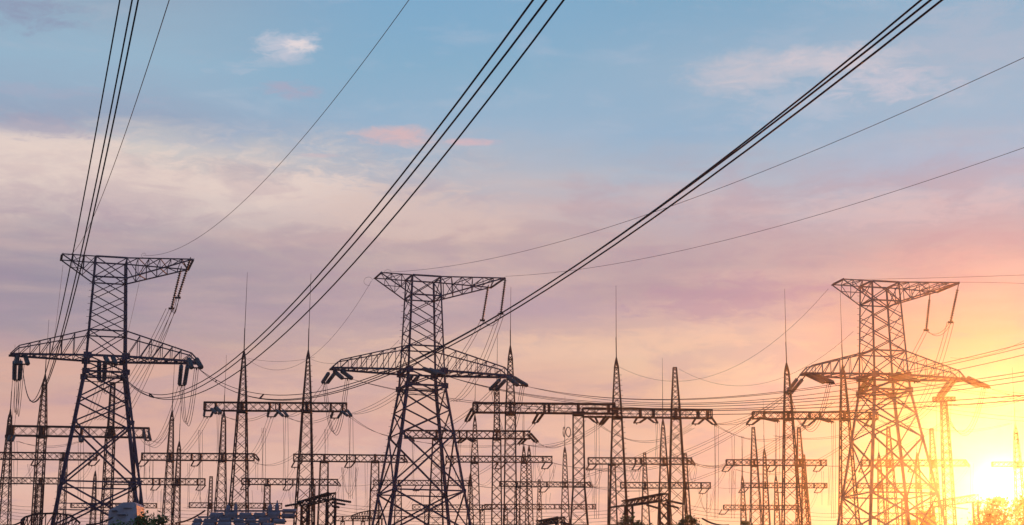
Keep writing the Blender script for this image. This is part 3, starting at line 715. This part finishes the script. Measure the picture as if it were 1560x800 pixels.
for key, (a, Y, cs, lb) in WS.items():
    wires('overhead_bundle', lb, 'power line', GL, [fitwire(a, Y, R(g_), c, 2, 6) for c, g_ in cs], .013 if key in 'SCD' else .012)
for lb, a, Y, an, pts, dg in (
    ('thin earth wire rising from left tip of left pylon top arm', (101, 389), 106, 16, [(135, 350), (155, 295), (210, 150), (257.5, 0)], 3),
    ('thin earth wire curving from left pylon top arm to the top edge', (218, 389), 106, 18, [(238.5, 391.8), (292.5, 369), (360, 313), (432, 243), (500, 167), (622, 0)], 3),
    ('upper thin earth wire from middle pylon to the right edge', (580, 415), 111, 19, [(700, 403), (840, 372), (980, 329), (1220, 238), (1310, 200), (1460, 133.7), (1560, 88)], 2),
    ('lower thin earth wire from middle pylon to the right edge', (770, 421), 110.5, 17.5, [(860, 413.7), (980, 393.7), (1130, 360), (1220, 335), (1560, 225)], 2),
    ('upper short earth wire from right-hand pylon to the right edge', (1290, 426), 112, 17, [(1400, 424), (1560, 419)], 2),
    ('lower short earth wire from right-hand pylon to the right edge', (1462, 430), 111, 17, [(1510, 430.5), (1560, 432)], 2)):
    wires('earth_wire', lb, 'wire', 'thin earth wires from the pylon tops', [fitwire(a, Y, R(an), pts, dg)], .0100)

def sag(A, B, s, n=20):
    A = Vector(A); B = Vector(B)
    return [lerp(A, B, i / n) - Vector((0, 0, 4 * s * (i / n) * (1 - i / n))) for i in range(n + 1)]
def span(label, A, B, s, n=2, r=.014, gap=.22, grp='slack wires between pylons and gantries', name='slack_span', cat='wires', ds=.12):
    A = P(*A) if not isinstance(A, Vector) else A; B = P(*B) if not isinstance(B, Vector) else B
    wires(name, label, cat, grp, [sag(A + Vector((gap * (i - (n - 1) / 2), 0, 0)), B + Vector((gap * (i - (n - 1) / 2), 0, 0)), s + ds * i) for i in range(n)], r)
def jumper(label, A, B, dip, n=3, gap=.12, r=.016):
    span(label, A, B, dip, n, r, gap, 'jumper loops under the insulators', 'jumper_loop', 'cable loop', .12)
jumper('narrow jumper loop at left pylon left tip', E['T1Lf'], E['T1Ln'], 2.5)
jumper('narrow jumper loop under left pylon centre', E['T1Cf'], E['T1Cn'], 1.2, 2)
jumper('long jumper loop at left pylon right tip', E['T1Rf'], E['T1Rn'], 2.8)
jumper('jumper loop at middle pylon left tip', E['T2Lf'], E['T2Ln'], 3.3)
jumper('jumper loop at middle pylon right tip', E['T2Rf'], E['T2Rn'], 3.0)
jumper('jumper loop at right-hand pylon left tip', E['T3Lf'], E['T3Ln'], 2.6)
jumper('wide jumper loop at right-hand pylon right tip', E['T3Rf'], E['T3Rn'], 2.6)
jumper('short jumper joining the two top strings of right-hand pylon', E['U3b'], E['U3a'], .5, 2)
jumper('short jumper joining the two top strings of middle pylon', E['U2b'], E['U2a'], .45, 2)
jumper('small jumper joining the two top strings of left pylon', E['U1b'], E['U1a'], .5, 2)
SP = [
 ('wires falling left from inner top string of left pylon', E['U1b'], (150, 640, 135), .9, 4),
 ('wires falling left from outer top string of left pylon', E['U1a'], (178, 652, 150), 1.0, 2),
 ('wires falling from inner top string of middle pylon', E['U2b'], (650, 600, 135), .6, 2),
 ('wires falling from outer top string of middle pylon', E['U2a'], (690, 612, 140), 1.1, 3),
 ('wires falling from inner top string of right-hand pylon', E['U3b'], (1325, 630, 135), .5, 2),
 ('wires falling from outer top string of right-hand pylon', E['U3a'], (1380, 640, 140), 1.2, 3),
 ('wires dropping from left pylon left tip strings', E['T1Lf'], (18, 664, 149), .8, 2),
 ('slanting wires dropping inside the left pylon', E['T1Cf'], (126, 652, 149), .5, 3),
 ('wires dropping left from right tip strings of left pylon', E['T1Rf'], (216, 664, 148), 2.0, 3),
 ('wires from middle pylon left tip down to the twin-rod gantry', E['T2Lf'], (433, 634, 133.2), .6, 2),
 ('straight wires from middle pylon waist to twin-rod gantry right end', E['T2Cf'], (535, 631, 133.2), .25, 3),
 ('sagging wires from middle pylon right tip to twin-rod gantry', E['T2Rf'], E['B1f'], 2.3, 2),
 ('wires from right-hand pylon left tip down-left to one-rod gantry', E['T3Lf'], (1088, 646, 135.4), .5, 3),
 ('wires from right-hand pylon waist to orange gantry midspan', E['T3Cf'], (1268, 641, 133), .3, 3),
 ('wires from right-hand pylon right tip toward the orange gantry', E['T3Rf'], (1340, 640, 133), 1.0, 2),
 ('wires linking twin-rod gantry left and midspan strings', E['B1b'], (411, 628, 135), .55, 2),
 ('wires linking twin-rod gantry midspan and right strings', E['B1d'], (508, 631, 135), .5, 2),
 ('wires from twin-rod gantry left V down to second row', E['B1a'], (250, 702, 171), .9, 3),
 ('wires from twin-rod gantry midspan V down-left', E['B1c'], (376, 694, 171), .9, 3),
 ('wires from twin-rod gantry right V down-left', E['B1e'], (452, 700, 171), .9, 3),
 ('sagging wires from second-row left gantry to twin-rod mast', (386, 704, 171), (480, 664, 150), 1.1, 2),
 ('wires from thick-beamed gantry left pair down-left', E['C0a'], (619, 705, 171), .8, 2),
 ('wires from thick-beamed gantry midspan pair down-left', E['C0b'], (700, 732, 171), .8, 2),
 ('wires from thick-beamed gantry right pair down-left', E['C0c'], (793, 676, 149), .7, 3),
 ('long slanting wires from one-rod gantry left part', (1056, 652, 138), (700, 735, 195), 2.2, 2),
 ('long slanting wires crossing under one-rod gantry', (1190, 606, 128), (838, 704, 172), 2.4, 2),
 ('long slanting wires ending at blunt-mast gantry', (1270, 612, 128), (900, 742, 195), 2.6, 2),
 ('wires from orange gantry left pair to the left', E['D1a'], (888, 712, 172), 1.6, 2),
 ('wires from orange gantry midspan pair to the left', E['D1c'], (1052, 704, 172), 1.4, 3),
 ('wires from behind right-hand pylon to second-row orange gantry', E['D1e'], (1120, 715, 172), 1.7, 2),
 ('wires running down-left beneath right-hand pylon', (1440, 640, 140), (1250, 709, 172), 1.2, 2),
 ('slack wires between one-rod gantry and orange gantry', E['C0h'], (1230, 650, 136), 1.1, 2),
 ('slack wires under one-rod gantry masts', E['C0d'], (1054, 646, 137), 1.4, 2),
 ('slack wires between gantry beside middle pylon and centre column', E['C1e'], (890, 640, 137), 1.1, 2),
 ('level wires under gantry beside middle pylon', (632, 672, 149), (792, 676, 149), .3, 2),
 ('level wires right of second-row centre gantry', (1060, 708, 172), (1106, 706, 172), .3, 2),
 ('level wires under left high gantry', (26, 672, 149), (120, 673, 149), .4, 2),
 ('wires from left high gantry right end to second-row spires', (231, 671, 149), (262, 640, 160), .7, 3),
 ('level wires joining third-row gantries left of middle pylon', (517, 740, 195), (569, 738, 195), .1, 1),
 ('level wires joining third-row gantries right of centre', (902, 741, 195), (945, 741, 195), .1, 2),
 ('level wire right of blunt-mast third-row gantry', (1094, 743, 195), (1131, 743, 195), .1, 1),
 ('slack wires right of right-hand pylon over T-shaped mast', (1380, 648, 140), (1540, 645, 140), .5, 2),
 ('long shallow wires across the right edge under the pylon tip', (1425, 612, 135), (1600, 590, 110), .6, 3),
 ('long shallow wires left from T-shaped mast', (1425, 611, 135), (1180, 664, 160), 1.2, 2),
]
for lb, A, B, s, n in SP: span(lb, A, B, s, n, .016 if 'top string' in lb else .014)
for lb, Y, (x, y), left in REAR:
    if Y > 200: continue
    p = EL[lb]
    d_ = 24 if Y == 172 else 28
    B_ = P(x - (34 if Y == 172 else 26), y + (31 if Y == 172 else 34), 194 if Y == 172 else 221)
    span('thin wires leaving strings ' + lb, p, B_, .7, 2, .012, .24, 'thin wires between the gantry rows', 'slack_span', 'wires', .15)
rq = random.Random(5)
for n_, (lb, Y, (x, y), left) in enumerate(REAR):
    if n_ % 2 or Y > 200: continue
    cs = []
    for dx_ in (rq.uniform(2, 5), rq.uniform(7, 10)):
        a_ = P(x + dx_, y + (9 if left else 2), Y - .8); b_ = P(x + dx_ + rq.uniform(-1.5, 1.5), y + rq.uniform(28, 62), Y - .8)
        cs.append([a_, lerp(a_, b_, .5) + Vector((rq.uniform(-.08, .08), 0, 0)), b_])
    wires('dropper_wires', 'short thin droppers under strings ' + lb, 'wires', 'vertical dropper wires', cs, .014)
# far, low busbar wires seen through the legs near the bottom edge
for i, (lb, x0, y0, x1, y1, n) in enumerate((
    ('faint low bus wires left of the leftmost spire', -10, 764, 60, 772, 5), ('faint low bus wires through left pylon legs', 92, 775, 165, 777, 5),
    ('faint low bus wires right of the lowest left gantry', 239, 774, 330, 777, 5), ('faint low bus wires behind breaker tanks', 330, 778, 470, 782, 3),
    ('faint low bus wires left of middle pylon', 505, 765, 600, 772, 4), ('faint low bus wires through middle pylon base', 600, 776, 760, 779, 5),
    ('faint low bus wires through centre columns', 760, 780, 940, 777, 5), ('faint low bus wires right of centre bridge', 1050, 770, 1140, 778, 4),
    ('faint low bus wires left of right-hand pylon', 1216, 778, 1290, 781, 3), ('faint low bus wires behind right-hand pylon', 1290, 748, 1440, 744, 3))):
    A, B = P(x0, y0, 232), P(x1, y1, 232)
    wires('bus_wires', lb, 'wires', 'faint low bus wires', [sag(A + Vector((0, k * .6, -.42 * k)), B + Vector((0, k * .6, -.42 * k)), .25, 8) for k in range(n)], .022)
# earth wires between pylon and gantry tops
for lb, A, B, s in (
    ('thin wire from middle pylon left tip down to twin-rod mast', (566, 428, 113), (375, 546, 135), 2.9),
    ('thin wire from right-hand pylon left tip to one-rod mast', (1262, 440, 114), (943, 559, 137), 3.2),
    ('thin wire from right-hand pylon body to the flat-topped mast', (1300, 505, 116), (1034, 562, 137), 2.4),
    ('thin hanging wire from left tip of left pylon', (96, 404, 108), (74, 578, 150), .5),
    ('thin hanging wire right of the left pylon shaft', (218, 402, 108), (172, 584, 150), .8),
    ('thin wire between the two twin-rod mast tops', (480, 544, 135), (378, 546, 135), .3),
    ('thin wire from twin-rod mast to middle pylon arm', (474, 547, 135), (515, 553, 114), .15),
    ('thin diagonal wire left of middle pylon shaft', (608, 518, 114), (560, 548, 135), .3),
    ('thin wire from T-shaped mast up to right edge', (1448, 545, 120), (1600, 495, 90), .6)):
    wires('earth_wire', lb, 'wire', 'thin slack earth wires', [sag(P(*A), P(*B), s)], .010)
# small fittings of the earth wires: curl loops
for lb, x, y, Y, r_ in (('small wire curl at left tip of middle pylon top arm', 560.5, 427, 111, 7), ('small wire curl above middle pylon top arm', 590, 415, 111, 6), ('small wire curl above left pylon top arm', 218, 388, 106, 4)):
    c = P(x, y, Y); k = m_per_px(Y) * r_; b = MB()
    b.tube([Vector((math.cos(a) * k, .1 * a, math.sin(a) * k * .85)) for a in [i * .42 for i in range(13)]], .009, 4)
    o = b.obj('wire_curl', M_WIRE); o.location = c; tag(o, lb, 'wire', 'wire curls on pylon tops')

# ------------------------------------------------------------------ vertical droppers
DR = [
 ('under twin-rod gantry left end strings', [330.5, 334, 337], 630, 706, 134), ('below the left V of twin-rod gantry', [302.5, 305, 308], 655, 745, 140),
 ('under twin-rod gantry midspan strings', [431.5, 435, 438.5], 634, 746, 134), ('below the midspan V of twin-rod gantry', [399, 401.5, 404], 652, 750, 140),
 ('under twin-rod gantry right end strings', [531.5, 534, 537.5], 634, 760, 134), ('below the right V of twin-rod gantry', [494.5, 496.5, 499], 654, 700, 140),
 ('under left end of left high gantry', [16, 22, 26], 672, 740, 149), ('under midspan of left high gantry', [119, 123, 127], 673, 760, 149), ('under right end of left high gantry', [219.5, 221, 228], 671, 730, 149),
 ('left of the second-row slender spires', [232, 234], 700, 765, 171), ('between the second-row slender spires', [286, 289, 305], 706, 775, 171), ('right of the second-row slender spires', [371, 376, 379], 704, 745, 171),
 ('right of the spireless gantry midspan', [541, 544], 704, 790, 171), ('left of the spireless gantry midspan', [521, 524], 712, 765, 171),
 ('under left end of the gantry beside middle pylon', [628, 631], 672, 735, 149), ('under midspan of the gantry beside middle pylon', [699, 702, 716, 719], 674, 760, 149), ('under right end of the gantry beside middle pylon', [812, 816], 673, 735, 149),
 ('under thick-beamed gantry midspan', [783, 797], 629, 700, 136), ('under overlap of the two centre gantries', [906, 909, 912.5], 646, 790, 136),
 ('under one-rod gantry midspan', [999, 1002, 1005], 645, 700, 136), ('under one-rod gantry right end', [1088.5, 1091, 1094], 647, 790, 136),
 ('between one-rod gantry and orange gantry', [1115, 1119], 664, 790, 150), ('left of the orange gantry spire', [1130, 1132], 664, 730, 160),
 ('under left part of orange gantry', [1181, 1184, 1187], 642, 735, 134), ('under midspan of orange gantry', [1267, 1270, 1272.5], 643, 790, 134),
 ('under T-shaped mast head', [1426, 1449], 612, 690, 135), ('right of second-row centre gantry', [1076, 1078], 744, 800, 195),
 ('below ringed-rod gantry right end', [902, 905], 742, 775, 195), ('below third-row gantry above breaker tanks', [399, 447], 740, 765, 195),
 ('right of left-row lowest gantry', [246, 252], 745, 775, 200), ('in front of the sloping busbar bridge', [556, 560], 704, 795, 171),
 ('below second-row orange gantry left end', [1114, 1121], 716, 780, 172), ('below second-row orange gantry right end', [1262, 1265], 712, 770, 172),
 ('under sun-washed gantry right end', [1478, 1483], 706, 770, 172)]
for lb, xs, y0, y1, Y in DR:
    cs = []
    for i, x in enumerate(xs):
        a = P(x, y0, Y); b_ = P(x - .4, y1, Y); w = .05 * (-1) ** i
        cs.append([a, lerp(a, b_, .5) + Vector((w, 0, 0)), b_])
    wires('dropper_wires', 'thin vertical dropper wires ' + lb, 'wires', 'vertical dropper wires', cs, .014 if Y < 145 else .016)
# U-shaped slack loops hanging below the rear gantries
for lb, x0, x1, y, dp, Y in (('behind middle pylon right leg', 584, 604, 705, 1.6, 172), ('below second-row gantry right of middle pylon', 819, 846, 706, 2.0, 172), ('below left end of second-row centre gantry', 894, 917, 708, 2.0, 172),
    ('below midspan of second-row centre gantry', 960, 975, 712, 1.2, 172), ('below right end of second-row centre gantry', 1048, 1061, 708, 1.5, 172), ('below blunt-mast third-row gantry right end', 1064, 1088, 745, 2.4, 195),
    ('below third-row gantry above breakers', 440, 455, 745, 2.0, 195), ('below spireless gantry midspan left', 521, 545, 712, 2.6, 172), ('below twin-rod second row', 303, 318, 745, 1.8, 195),
    ('left of left pylon legs', 43, 59, 707, 1.4, 172), ('right of left pylon, third row', 250, 262, 745, 1.5, 195)):
    span('U-shaped slack loop ' + lb, (x0, y, Y), (x1, y, Y), dp, 2, .014, .15, 'U-shaped slack loops under rear gantries', 'slack_loop', 'cable loop', .25)

# ------------------------------------------------------------------ sloping busbar bridges near the bottom edge
def bridge(label, near, far, ynb, Yn, Yf, arms):
    """near/far = (x, y_top); ynb = (y_bottom_near, y_bottom_far)"""
    A, B = P(*near, Yn), P(*far, Yf); A2, B2 = P(near[0], ynb[0], Yn), P(far[0], ynb[1], Yf)
    org = Vector((A.x, A.y, 0)); T = thing('busbar_bridge', label, 'busbar bridge', org, 0, 'sloping busbar bridges')
    d = Vector((B.x - A.x, B.y - A.y, 0)); L = d.length; d.normalize(); nr = Vector((-d.y, d.x, 0)) * .17
    A -= org; B -= org; A2 -= org; B2 -= org
    for s in (-1, 1):
        for a, b_, t in ((A, B, .06), (A2, B2, .06)):
            c = MB(); c.bar(a + nr * s, b_ + nr * s, t, caps=True); c.obj('chord', M_PORTAL, T)
    w = MB(); n = 6
    for i in range(n):
        q, q2 = i / n, (i + 1) / n
        for s in (-1, 1):
            w.bar(lerp(A, B, q) + nr * s, lerp(A2, B2, q2) + nr * s, .032); w.bar(lerp(A2, B2, q) + nr * s, lerp(A, B, q2) + nr * s, .032); w.bar(lerp(A, B, q) + nr * s, lerp(A2, B2, q) + nr * s, .04)
        w.bar(lerp(A, B, q) - nr, lerp(A, B, q2) + nr, .05)
    w.obj('lattice_web', M_PORTAL, T, stuff=True)
    for q, wd in ((.03, .42), (.9, .38)):           # lattice supports
        p = lerp(A2, B2, q)
        for sx in (-1, 1):
            for sy in (-1, 1):
                l = MB(); l.bar((p.x + sx * wd / 2, p.y + sy * wd / 2, p.z), (p.x + sx * wd / 2, p.y + sy * wd / 2, 0), .085); l.obj('support_leg', M_PORTAL, T)
        l = MB(); z = p.z
        while z > .5:
            for a, b_ in (((-1, -1), (1, -1)), ((1, -1), (1, 1)), ((1, 1), (-1, 1)), ((-1, 1), (-1, -1))):
                for e in (0, 1):
                    aa, bb = (a, b_) if e else (b_, a)
                    l.bar((p.x + aa[0] * wd / 2, p.y + aa[1] * wd / 2, z), (p.x + bb[0] * wd / 2, p.y + bb[1] * wd / 2, z - .5), .04)
            z -= .5
        l.obj('support_bracing', M_PORTAL, T, stuff=True)
    for (x0, y0, x1, y1, th) in arms:
        a, b_ = P(x0, y0, Yn) - org, P(x1, y1, Yn - .4) - org
        s_ = MB(); Lr = (b_ - a).length; s_.lathe(a, b_, disc_prof(Lr, th, .09), 7); s_.obj('rod_insulator', M_BROWN, T)
    return T
bridge('dark sloping lattice bridge between breaker tanks and middle pylon', (506, 750.5), (461, 764), (760, 771), 86, 91,
    [(506, 760, 535, 765, .07), (506, 765.5, 526, 769, .06), (506, 771, 517, 773, .06), (462, 766, 434, 771, .07), (462, 764, 452, 765, .05)])
bridge('reddish sloping lattice bridge under the one-rod centre gantry', (1013, 752), (952, 763.5), (762, 771.5), 86, 91,
    [(1013, 762, 1042, 768, .07), (1013, 768, 1034, 774, .06), (985, 769, 1005, 775, .06), (952, 770, 930, 773, .05)])
bridge('small dark sloping bridge at bottom edge left of the centre tree', (855, 788), (822, 794), (795.5, 800), 82, 87, [(855, 796, 872, 800, .06)])
bridge('sun-washed sloping bridge at bottom right near the sun', (1488, 753.5), (1412, 766), (764, 774), 150, 158,
    [(1488, 763, 1522, 772, .08), (1440, 771, 1475, 776, .06), (1412, 770, 1392, 776, .06)])

# ------------------------------------------------------------------ breaker tanks at bottom left
def breaker(label, Y, x0, x1, y, rp, segs, bells, posts, mt=None):
    org = P((x0 + x1) / 2, y, Y); zc = org.z; org.z = 0
    mp = m_per_px(Y)
    T = thing('circuit_breaker', label, 'circuit breaker', org, 0, 'row of circuit breakers')
    X = lambda px: (px - (x0 + x1) / 2) * mp
    r_ = rp * mp
    for a, b_, k in segs:
        s_ = MB(); A = Vector((X(a), 0, zc)); B = Vector((X(b_), 0, zc)); L = (B - A).length
        s_.lathe(A, B, [(0, r_ * .75 * k), (.04, r_ * k), (.10, r_ * k), (.11, r_ * .92 * k), (L - .11, r_ * .92 * k), (L - .10, r_ * k), (L - .04, r_ * k), (L, r_ * .75 * k)], 14)
        s_.obj('tank', mt or M_TANK, T, smooth_=False)
    c = MB(); c.bar((X(x0), 0, zc), (X(x1), 0, zc), r_ * .55, caps=True)
    c.obj('connecting_pipe', M_DARKTANK, T)
    c = MB(); c.bar((X(x0 + 6), .25, zc + r_ * 1.5), (X(x1 - 14), .25, zc + r_ * 1.5), .07, caps=True); c.obj('air_pipe', M_TANK, T)
    for bx, yt, wp in bells:
        zt = P(bx, yt, Y).z; h = zt - zc - r_ * .8; s_ = MB(); w = wp * mp / 2
        s_.lathe((X(bx), 0, zc + r_ * .8), (X(bx), 0, zt + 1), [(0, w * .8), (.03, w), (h * .45, w * .97), (h * .62, w * .8), (h * .78, w * .45), (h * .8, .03), (h, .03)], 20)
        s_.obj('bell_cap', M_PORC, T)
    for px in posts:
        s_ = MB(); L = zc - r_
        s_.lathe((X(px), 0, .9), (X(px), 0, zc), [(0, .2)] + [q for i in range(12) for q in ((i * (L - .9) / 12 + .05, .13), (i * (L - .9) / 12 + .2, .21), (i * (L - .9) / 12 + .27, .13))] + [(L - .9, .16)], 10)
        s_.obj('support_insulator', M_PORC, T)
        s_ = MB(); s_.box((X(px), 0, .45), (.7, .7, .9)); s_.obj('plinth', M_CONC, T)
        s_ = MB(); s_.lathe((X(px), 0, zc - r_ * 1.7), (X(px), 0, zc), [(0, r_ * .9), (.05, r_ * 1.35), (.16, r_ * 1.35), (.2, r_)], 20); s_.obj('mounting_flange', M_DARKTANK, T)
    return T
breaker('uppermost grey breaker tank row with bell caps at lower left', 74, 320, 452, 786, 5.4, [(321, 341, 1), (343.5, 362, 1.25), (365, 384, 1), (387, 405, 1), (408, 427, 1.3), (429, 449, .8)],
    [(347.5, 767, 8), (359, 765, 6), (411, 765, 7.5), (421.5, 762.5, 7)], (345, 415))
breaker('lower breaker tank row in front, reaching left to the bush', 71, 294, 436, 794.5, 4.8, [(296, 308, 1), (311, 331, 1), (334, 352, 1.2), (356, 371, 1), (375, 390, 1), (394, 412, 1.25), (416, 434, .9)],
    [(331, 784, 5), (385, 786, 4)], (340, 402), M_TANK)
breaker('lowest breaker tank row just at the bottom edge', 68, 292, 420, 801, 4.8, [(293, 306, 1), (309, 327, 1), (332, 352, 1.2), (358, 374, 1), (380, 396, 1), (400, 418, 1)], [], (320, 390))
# upper twin pipe at the right end of the first row
b = MB(); A, B = P(430, 778.5, 74), P(452, 778.5, 74); org = A.copy(); b.lathe(Vector(), B - A, [(0, .05), (.02, .085), ((B - A).length - .02, .085), ((B - A).length, .05)], 8)
for q in (.15, .85): b.bar((B - A) * q, (B - A) * q + Vector((0, 0, -.14)), .04)
o = b.obj('capacitor_tube', M_TANK); o.location = org; tag(o, 'thin grey tube above the right end of the breaker tank row', 'capacitor')

# ------------------------------------------------------------------ pale transformer
Yt = 95; org = P(205, 790, Yt); org.z = 0; mp = m_per_px(Yt)
T = thing('transformer', 'pale blue-grey transformer behind the left pylon right legs and bush', 'transformer', org)
def XZ(px, py): p = P(px, py, Yt); return p.x - org.x, p.z
prof = [XZ(170, 779), XZ(192, 767), XZ(209, 766.5), XZ(212, 771), XZ(214, 800)]
def prism(poly, y0, y1):
    n = len(poly); vs = [(x, y, z) for y in (y0, y1) for x, z in poly]
    return vs, [tuple(range(n)), tuple(range(2 * n - 1, n - 1, -1))] + [((i + 1) % n, i, n + i, n + (i + 1) % n) for i in range(n)]
b = MB(); pf = prof + [(prof[-1][0], 3.0), (prof[0][0], 3.0)]
b.add(*prism(pf[::-1], -.7, 1.3)); b.obj('tank', M_PALE, T)
for i, (x0, x1, y) in enumerate(((175, 183, 780), (192, 206, 775), (184, 196, 786), (198, 212, 795))):
    b = MB(); x0_, z_ = XZ(x0, y); x1_, _ = XZ(x1, y); b.box(((x0_ + x1_) / 2, -.76, z_), (x1_ - x0_, .14, .06)); b.obj('stiffener', M_DARKTANK if i % 2 == 0 else M_PALE, T)
b = MB(); b.box((.9, .6, 3.6), (3.6, 2.2, 7.2)); b.obj('main_tank', M_PALE, T)
for i in range(9):
    b = MB(); b.box((-.6 + i * .36, -.75, 4.6), (.06, .5, 4.0)); b.obj('radiator_fin', M_PALE, T)
b = MB(); b.box((.9, .6, .12), (4.4, 3.0, .3)); b.obj('plinth', M_CONC, T)

# low lattice truss arcs at far left bottom
def truss(label, pts, Y, th):
    org = P(*pts[0], Y); T = thing('low_truss', label, 'truss', Vector((org.x, org.y, 0)), 0, 'low trusses at the bottom edge')
    top = [P(x, y, Y) - Vector((org.x, org.y, 0)) for x, y in pts]; bt = Vector((0, 0, P(pts[0][0], pts[0][1] + th, Y).z))
    c = MB(); z0 = min(p.z for p in top) - .25
    for a, b_ in zip(top, top[1:]): c.bar(a, b_, .09)
    c.obj('top_chord', M_PORTAL, T)
    c = MB(); c.bar((top[0].x, 0, z0), (top[-1].x, 0, z0), .09); c.obj('bottom_chord', M_PORTAL, T)
    c = MB(); n = 12
    for i in range(n):
        q = i / n * (len(top) - 1); k = int(q); p = lerp(top[k], top[min(k + 1, len(top) - 1)], q - k)
        q2 = (i + 1) / n * (len(top) - 1); k2 = min(int(q2), len(top) - 1); p2 = lerp(top[k2], top[min(k2 + 1, len(top) - 1)], q2 - k2)
        c.bar(p, (p.x, 0, z0), .045); c.bar((p.x, 0, z0), p2, .045)
    c.obj('web', M_PORTAL, T, stuff=True)
    for q in (.06, .94):
        x = top[0].x * (1 - q) + top[-1].x * q; c = MB(); c.bar((x, 0, z0), (x, 0, 0), .13); c.obj('post', M_PORTAL, T)
truss('arched low truss left of the left pylon feet', [(32, 793), (38, 788), (55, 783), (85, 782), (108, 785), (122, 797)], 92, 4)
truss('shallow low truss beside the middle pylon left foot', [(535, 786), (548, 781), (565, 778), (585, 777)], 150, 6)
# sloping cable ladder rising out of the bottom edge at the left
for lb, A, B in (('thick dark cable climbing right at the bottom left corner', (10, 800, 88), (38, 791, 90)), ('thick dark cable climbing toward the pale transformer', (132, 799, 90), (172, 788, 93)), ('thin dark strut climbing from bush to breaker tanks', (268, 797, 88), (312, 778, 92)), ('hanging bundle falling right from the low sunlit shrub', (1070, 790, 88), (1110, 800, 86))):
    b = MB(); a_, b_ = P(*A), P(*B); b.tube([p - a_ for p in sag(a_, b_, .12, 8)], .045, 6); o = b.obj('bus_cable', M_PORTAL); o.location = a_; tag(o, lb, 'cable', 'thick cables near the bottom edge')

# ------------------------------------------------------------------ trees
def tree(label, px, ytop, Y, rx, rz, nleaf, mt, seed, size=.10):
    rnd = random.Random(seed); c = P(px, ytop, Y); top = c.z
    T = thing('young_tree', label, 'tree', (c.x, Y, 0), 0, 'small trees at the bottom edge')
    cz = top - rz
    tr = MB(); tr.tube([(0, 0, -.05), (.05, 0, cz * .35), (-.04, .03, cz * .7), (.02, 0, cz)], [.13, .11, .09, .06], 8); trunk = tr.obj('trunk', M_BARK, T)
    tips = []
    for i in range(16):
        a = i * 2.4; zz = cz - rz * .7 + i / 16 * rz * 1.1; e = Vector((math.cos(a) * rx * rnd.uniform(.55, .95), math.sin(a) * rx * rnd.uniform(.55, .95), zz + rz * rnd.uniform(.2, .6)))
        lb = MB(); mid = Vector((e.x * .5, e.y * .5, (zz + e.z) / 2 + .05)); lb.tube([(0, 0, zz * .98 - .1), mid, e], [.045, .03, .012], 5); lb.obj('branch', M_BARK, trunk)
        tips += [mid, e]
    clumps = []
    for i in range(46):
        while True:
            v = Vector((rnd.uniform(-1, 1), rnd.uniform(-1, 1), rnd.uniform(-1, 1)))
            if v.length < 1: break
        v = v.normalized() * (v.length ** .4)
        sh = 1 - .35 * max(0, v.z) * rnd.random()
        clumps.append((Vector((v.x * rx * sh, v.y * rx * sh, cz + v.z * rz)), rnd.uniform(.16, .42) * rx))
    cr = MB()
    for i in range(nleaf):
        cc, r_ = clumps[rnd.randrange(len(clumps))]
        d = Vector((rnd.gauss(0, 1), rnd.gauss(0, 1), rnd.gauss(0, .8))) * r_ * .5
        p = cc + d; s = size * rnd.uniform(.6, 1.3)
        if p.z > top + .1: p.z = top - rnd.random() * .3
        n = Vector((rnd.gauss(0, 1), rnd.gauss(0, 1), rnd.gauss(.6, 1))).normalized(); q = n.to_track_quat('Z', 'Y'); th = rnd.uniform(0, 6.28)
        X = q @ Vector((math.cos(th), math.sin(th), 0)); Yv = q @ Vector((-math.sin(th), math.cos(th), 0))
        cr.add([p - X * s, p - Yv * s * .42, p + X * s, p + Yv * s * .42], [(0, 1, 2, 3)])
    cr.obj('foliage', mt, T, stuff=True)
tree('dark green bushy tree at the right foot of left pylon', 222, 777, 62, 1.05, 1.4, 7000, M_LEAF, 1, .075)
tree('sunlit olive tree at bottom edge below reddish sloping bridge', 962, 784, 62, .85, 1.2, 5000, M_LEAF2, 2, .07)
tree('round reddish shrub crown right of the olive tree', 1048, 786, 66, .55, 1.0, 3600, M_LEAF2, 3, .06)
tree('dark bush left of the sun-washed sloping bridge', 1402, 774, 150, 1.4, 2.8, 4500, M_LEAF2, 4, .14)
tree('tree at bottom right corner directly below the sun', 1535, 758, 150, 3.2, 4.0, 8000, M_LEAF2, 5, .19)
tree('small leafy bush poking up at the lowest orange gantry', 1136, 790, 72, .35, .9, 2000, M_LEAF2, 6, .06)

# ------------------------------------------------------------------ haze (lit by the low sun)
hz = MB(); hz.box((0, 425, 16.0), (1408, 1358, 34.0))
hm = bpy.data.materials.new('sunlit haze'); hm.use_nodes = True; t = hm.node_tree; t.nodes.clear()
pv = t.nodes.new('ShaderNodeVolumePrincipled'); mo = t.nodes.new('ShaderNodeOutputMaterial')
pv.inputs['Color'].default_value = (.95, .93, .92, 1); pv.inputs['Density'].default_value = .00026; pv.inputs['Anisotropy'].default_value = .942
t.links.new(pv.outputs[0], mo.inputs['Volume'])
ho = hz.obj('haze', hm); ho['kind'] = 'stuff'
scene.cycles.volume_max_steps = 64
scene.cycles.volume_bounces = 0
scene.cycles.max_bounces = 4; scene.cycles.diffuse_bounces = 2; scene.cycles.glossy_bounces = 2; scene.cycles.transparent_max_bounces = 8
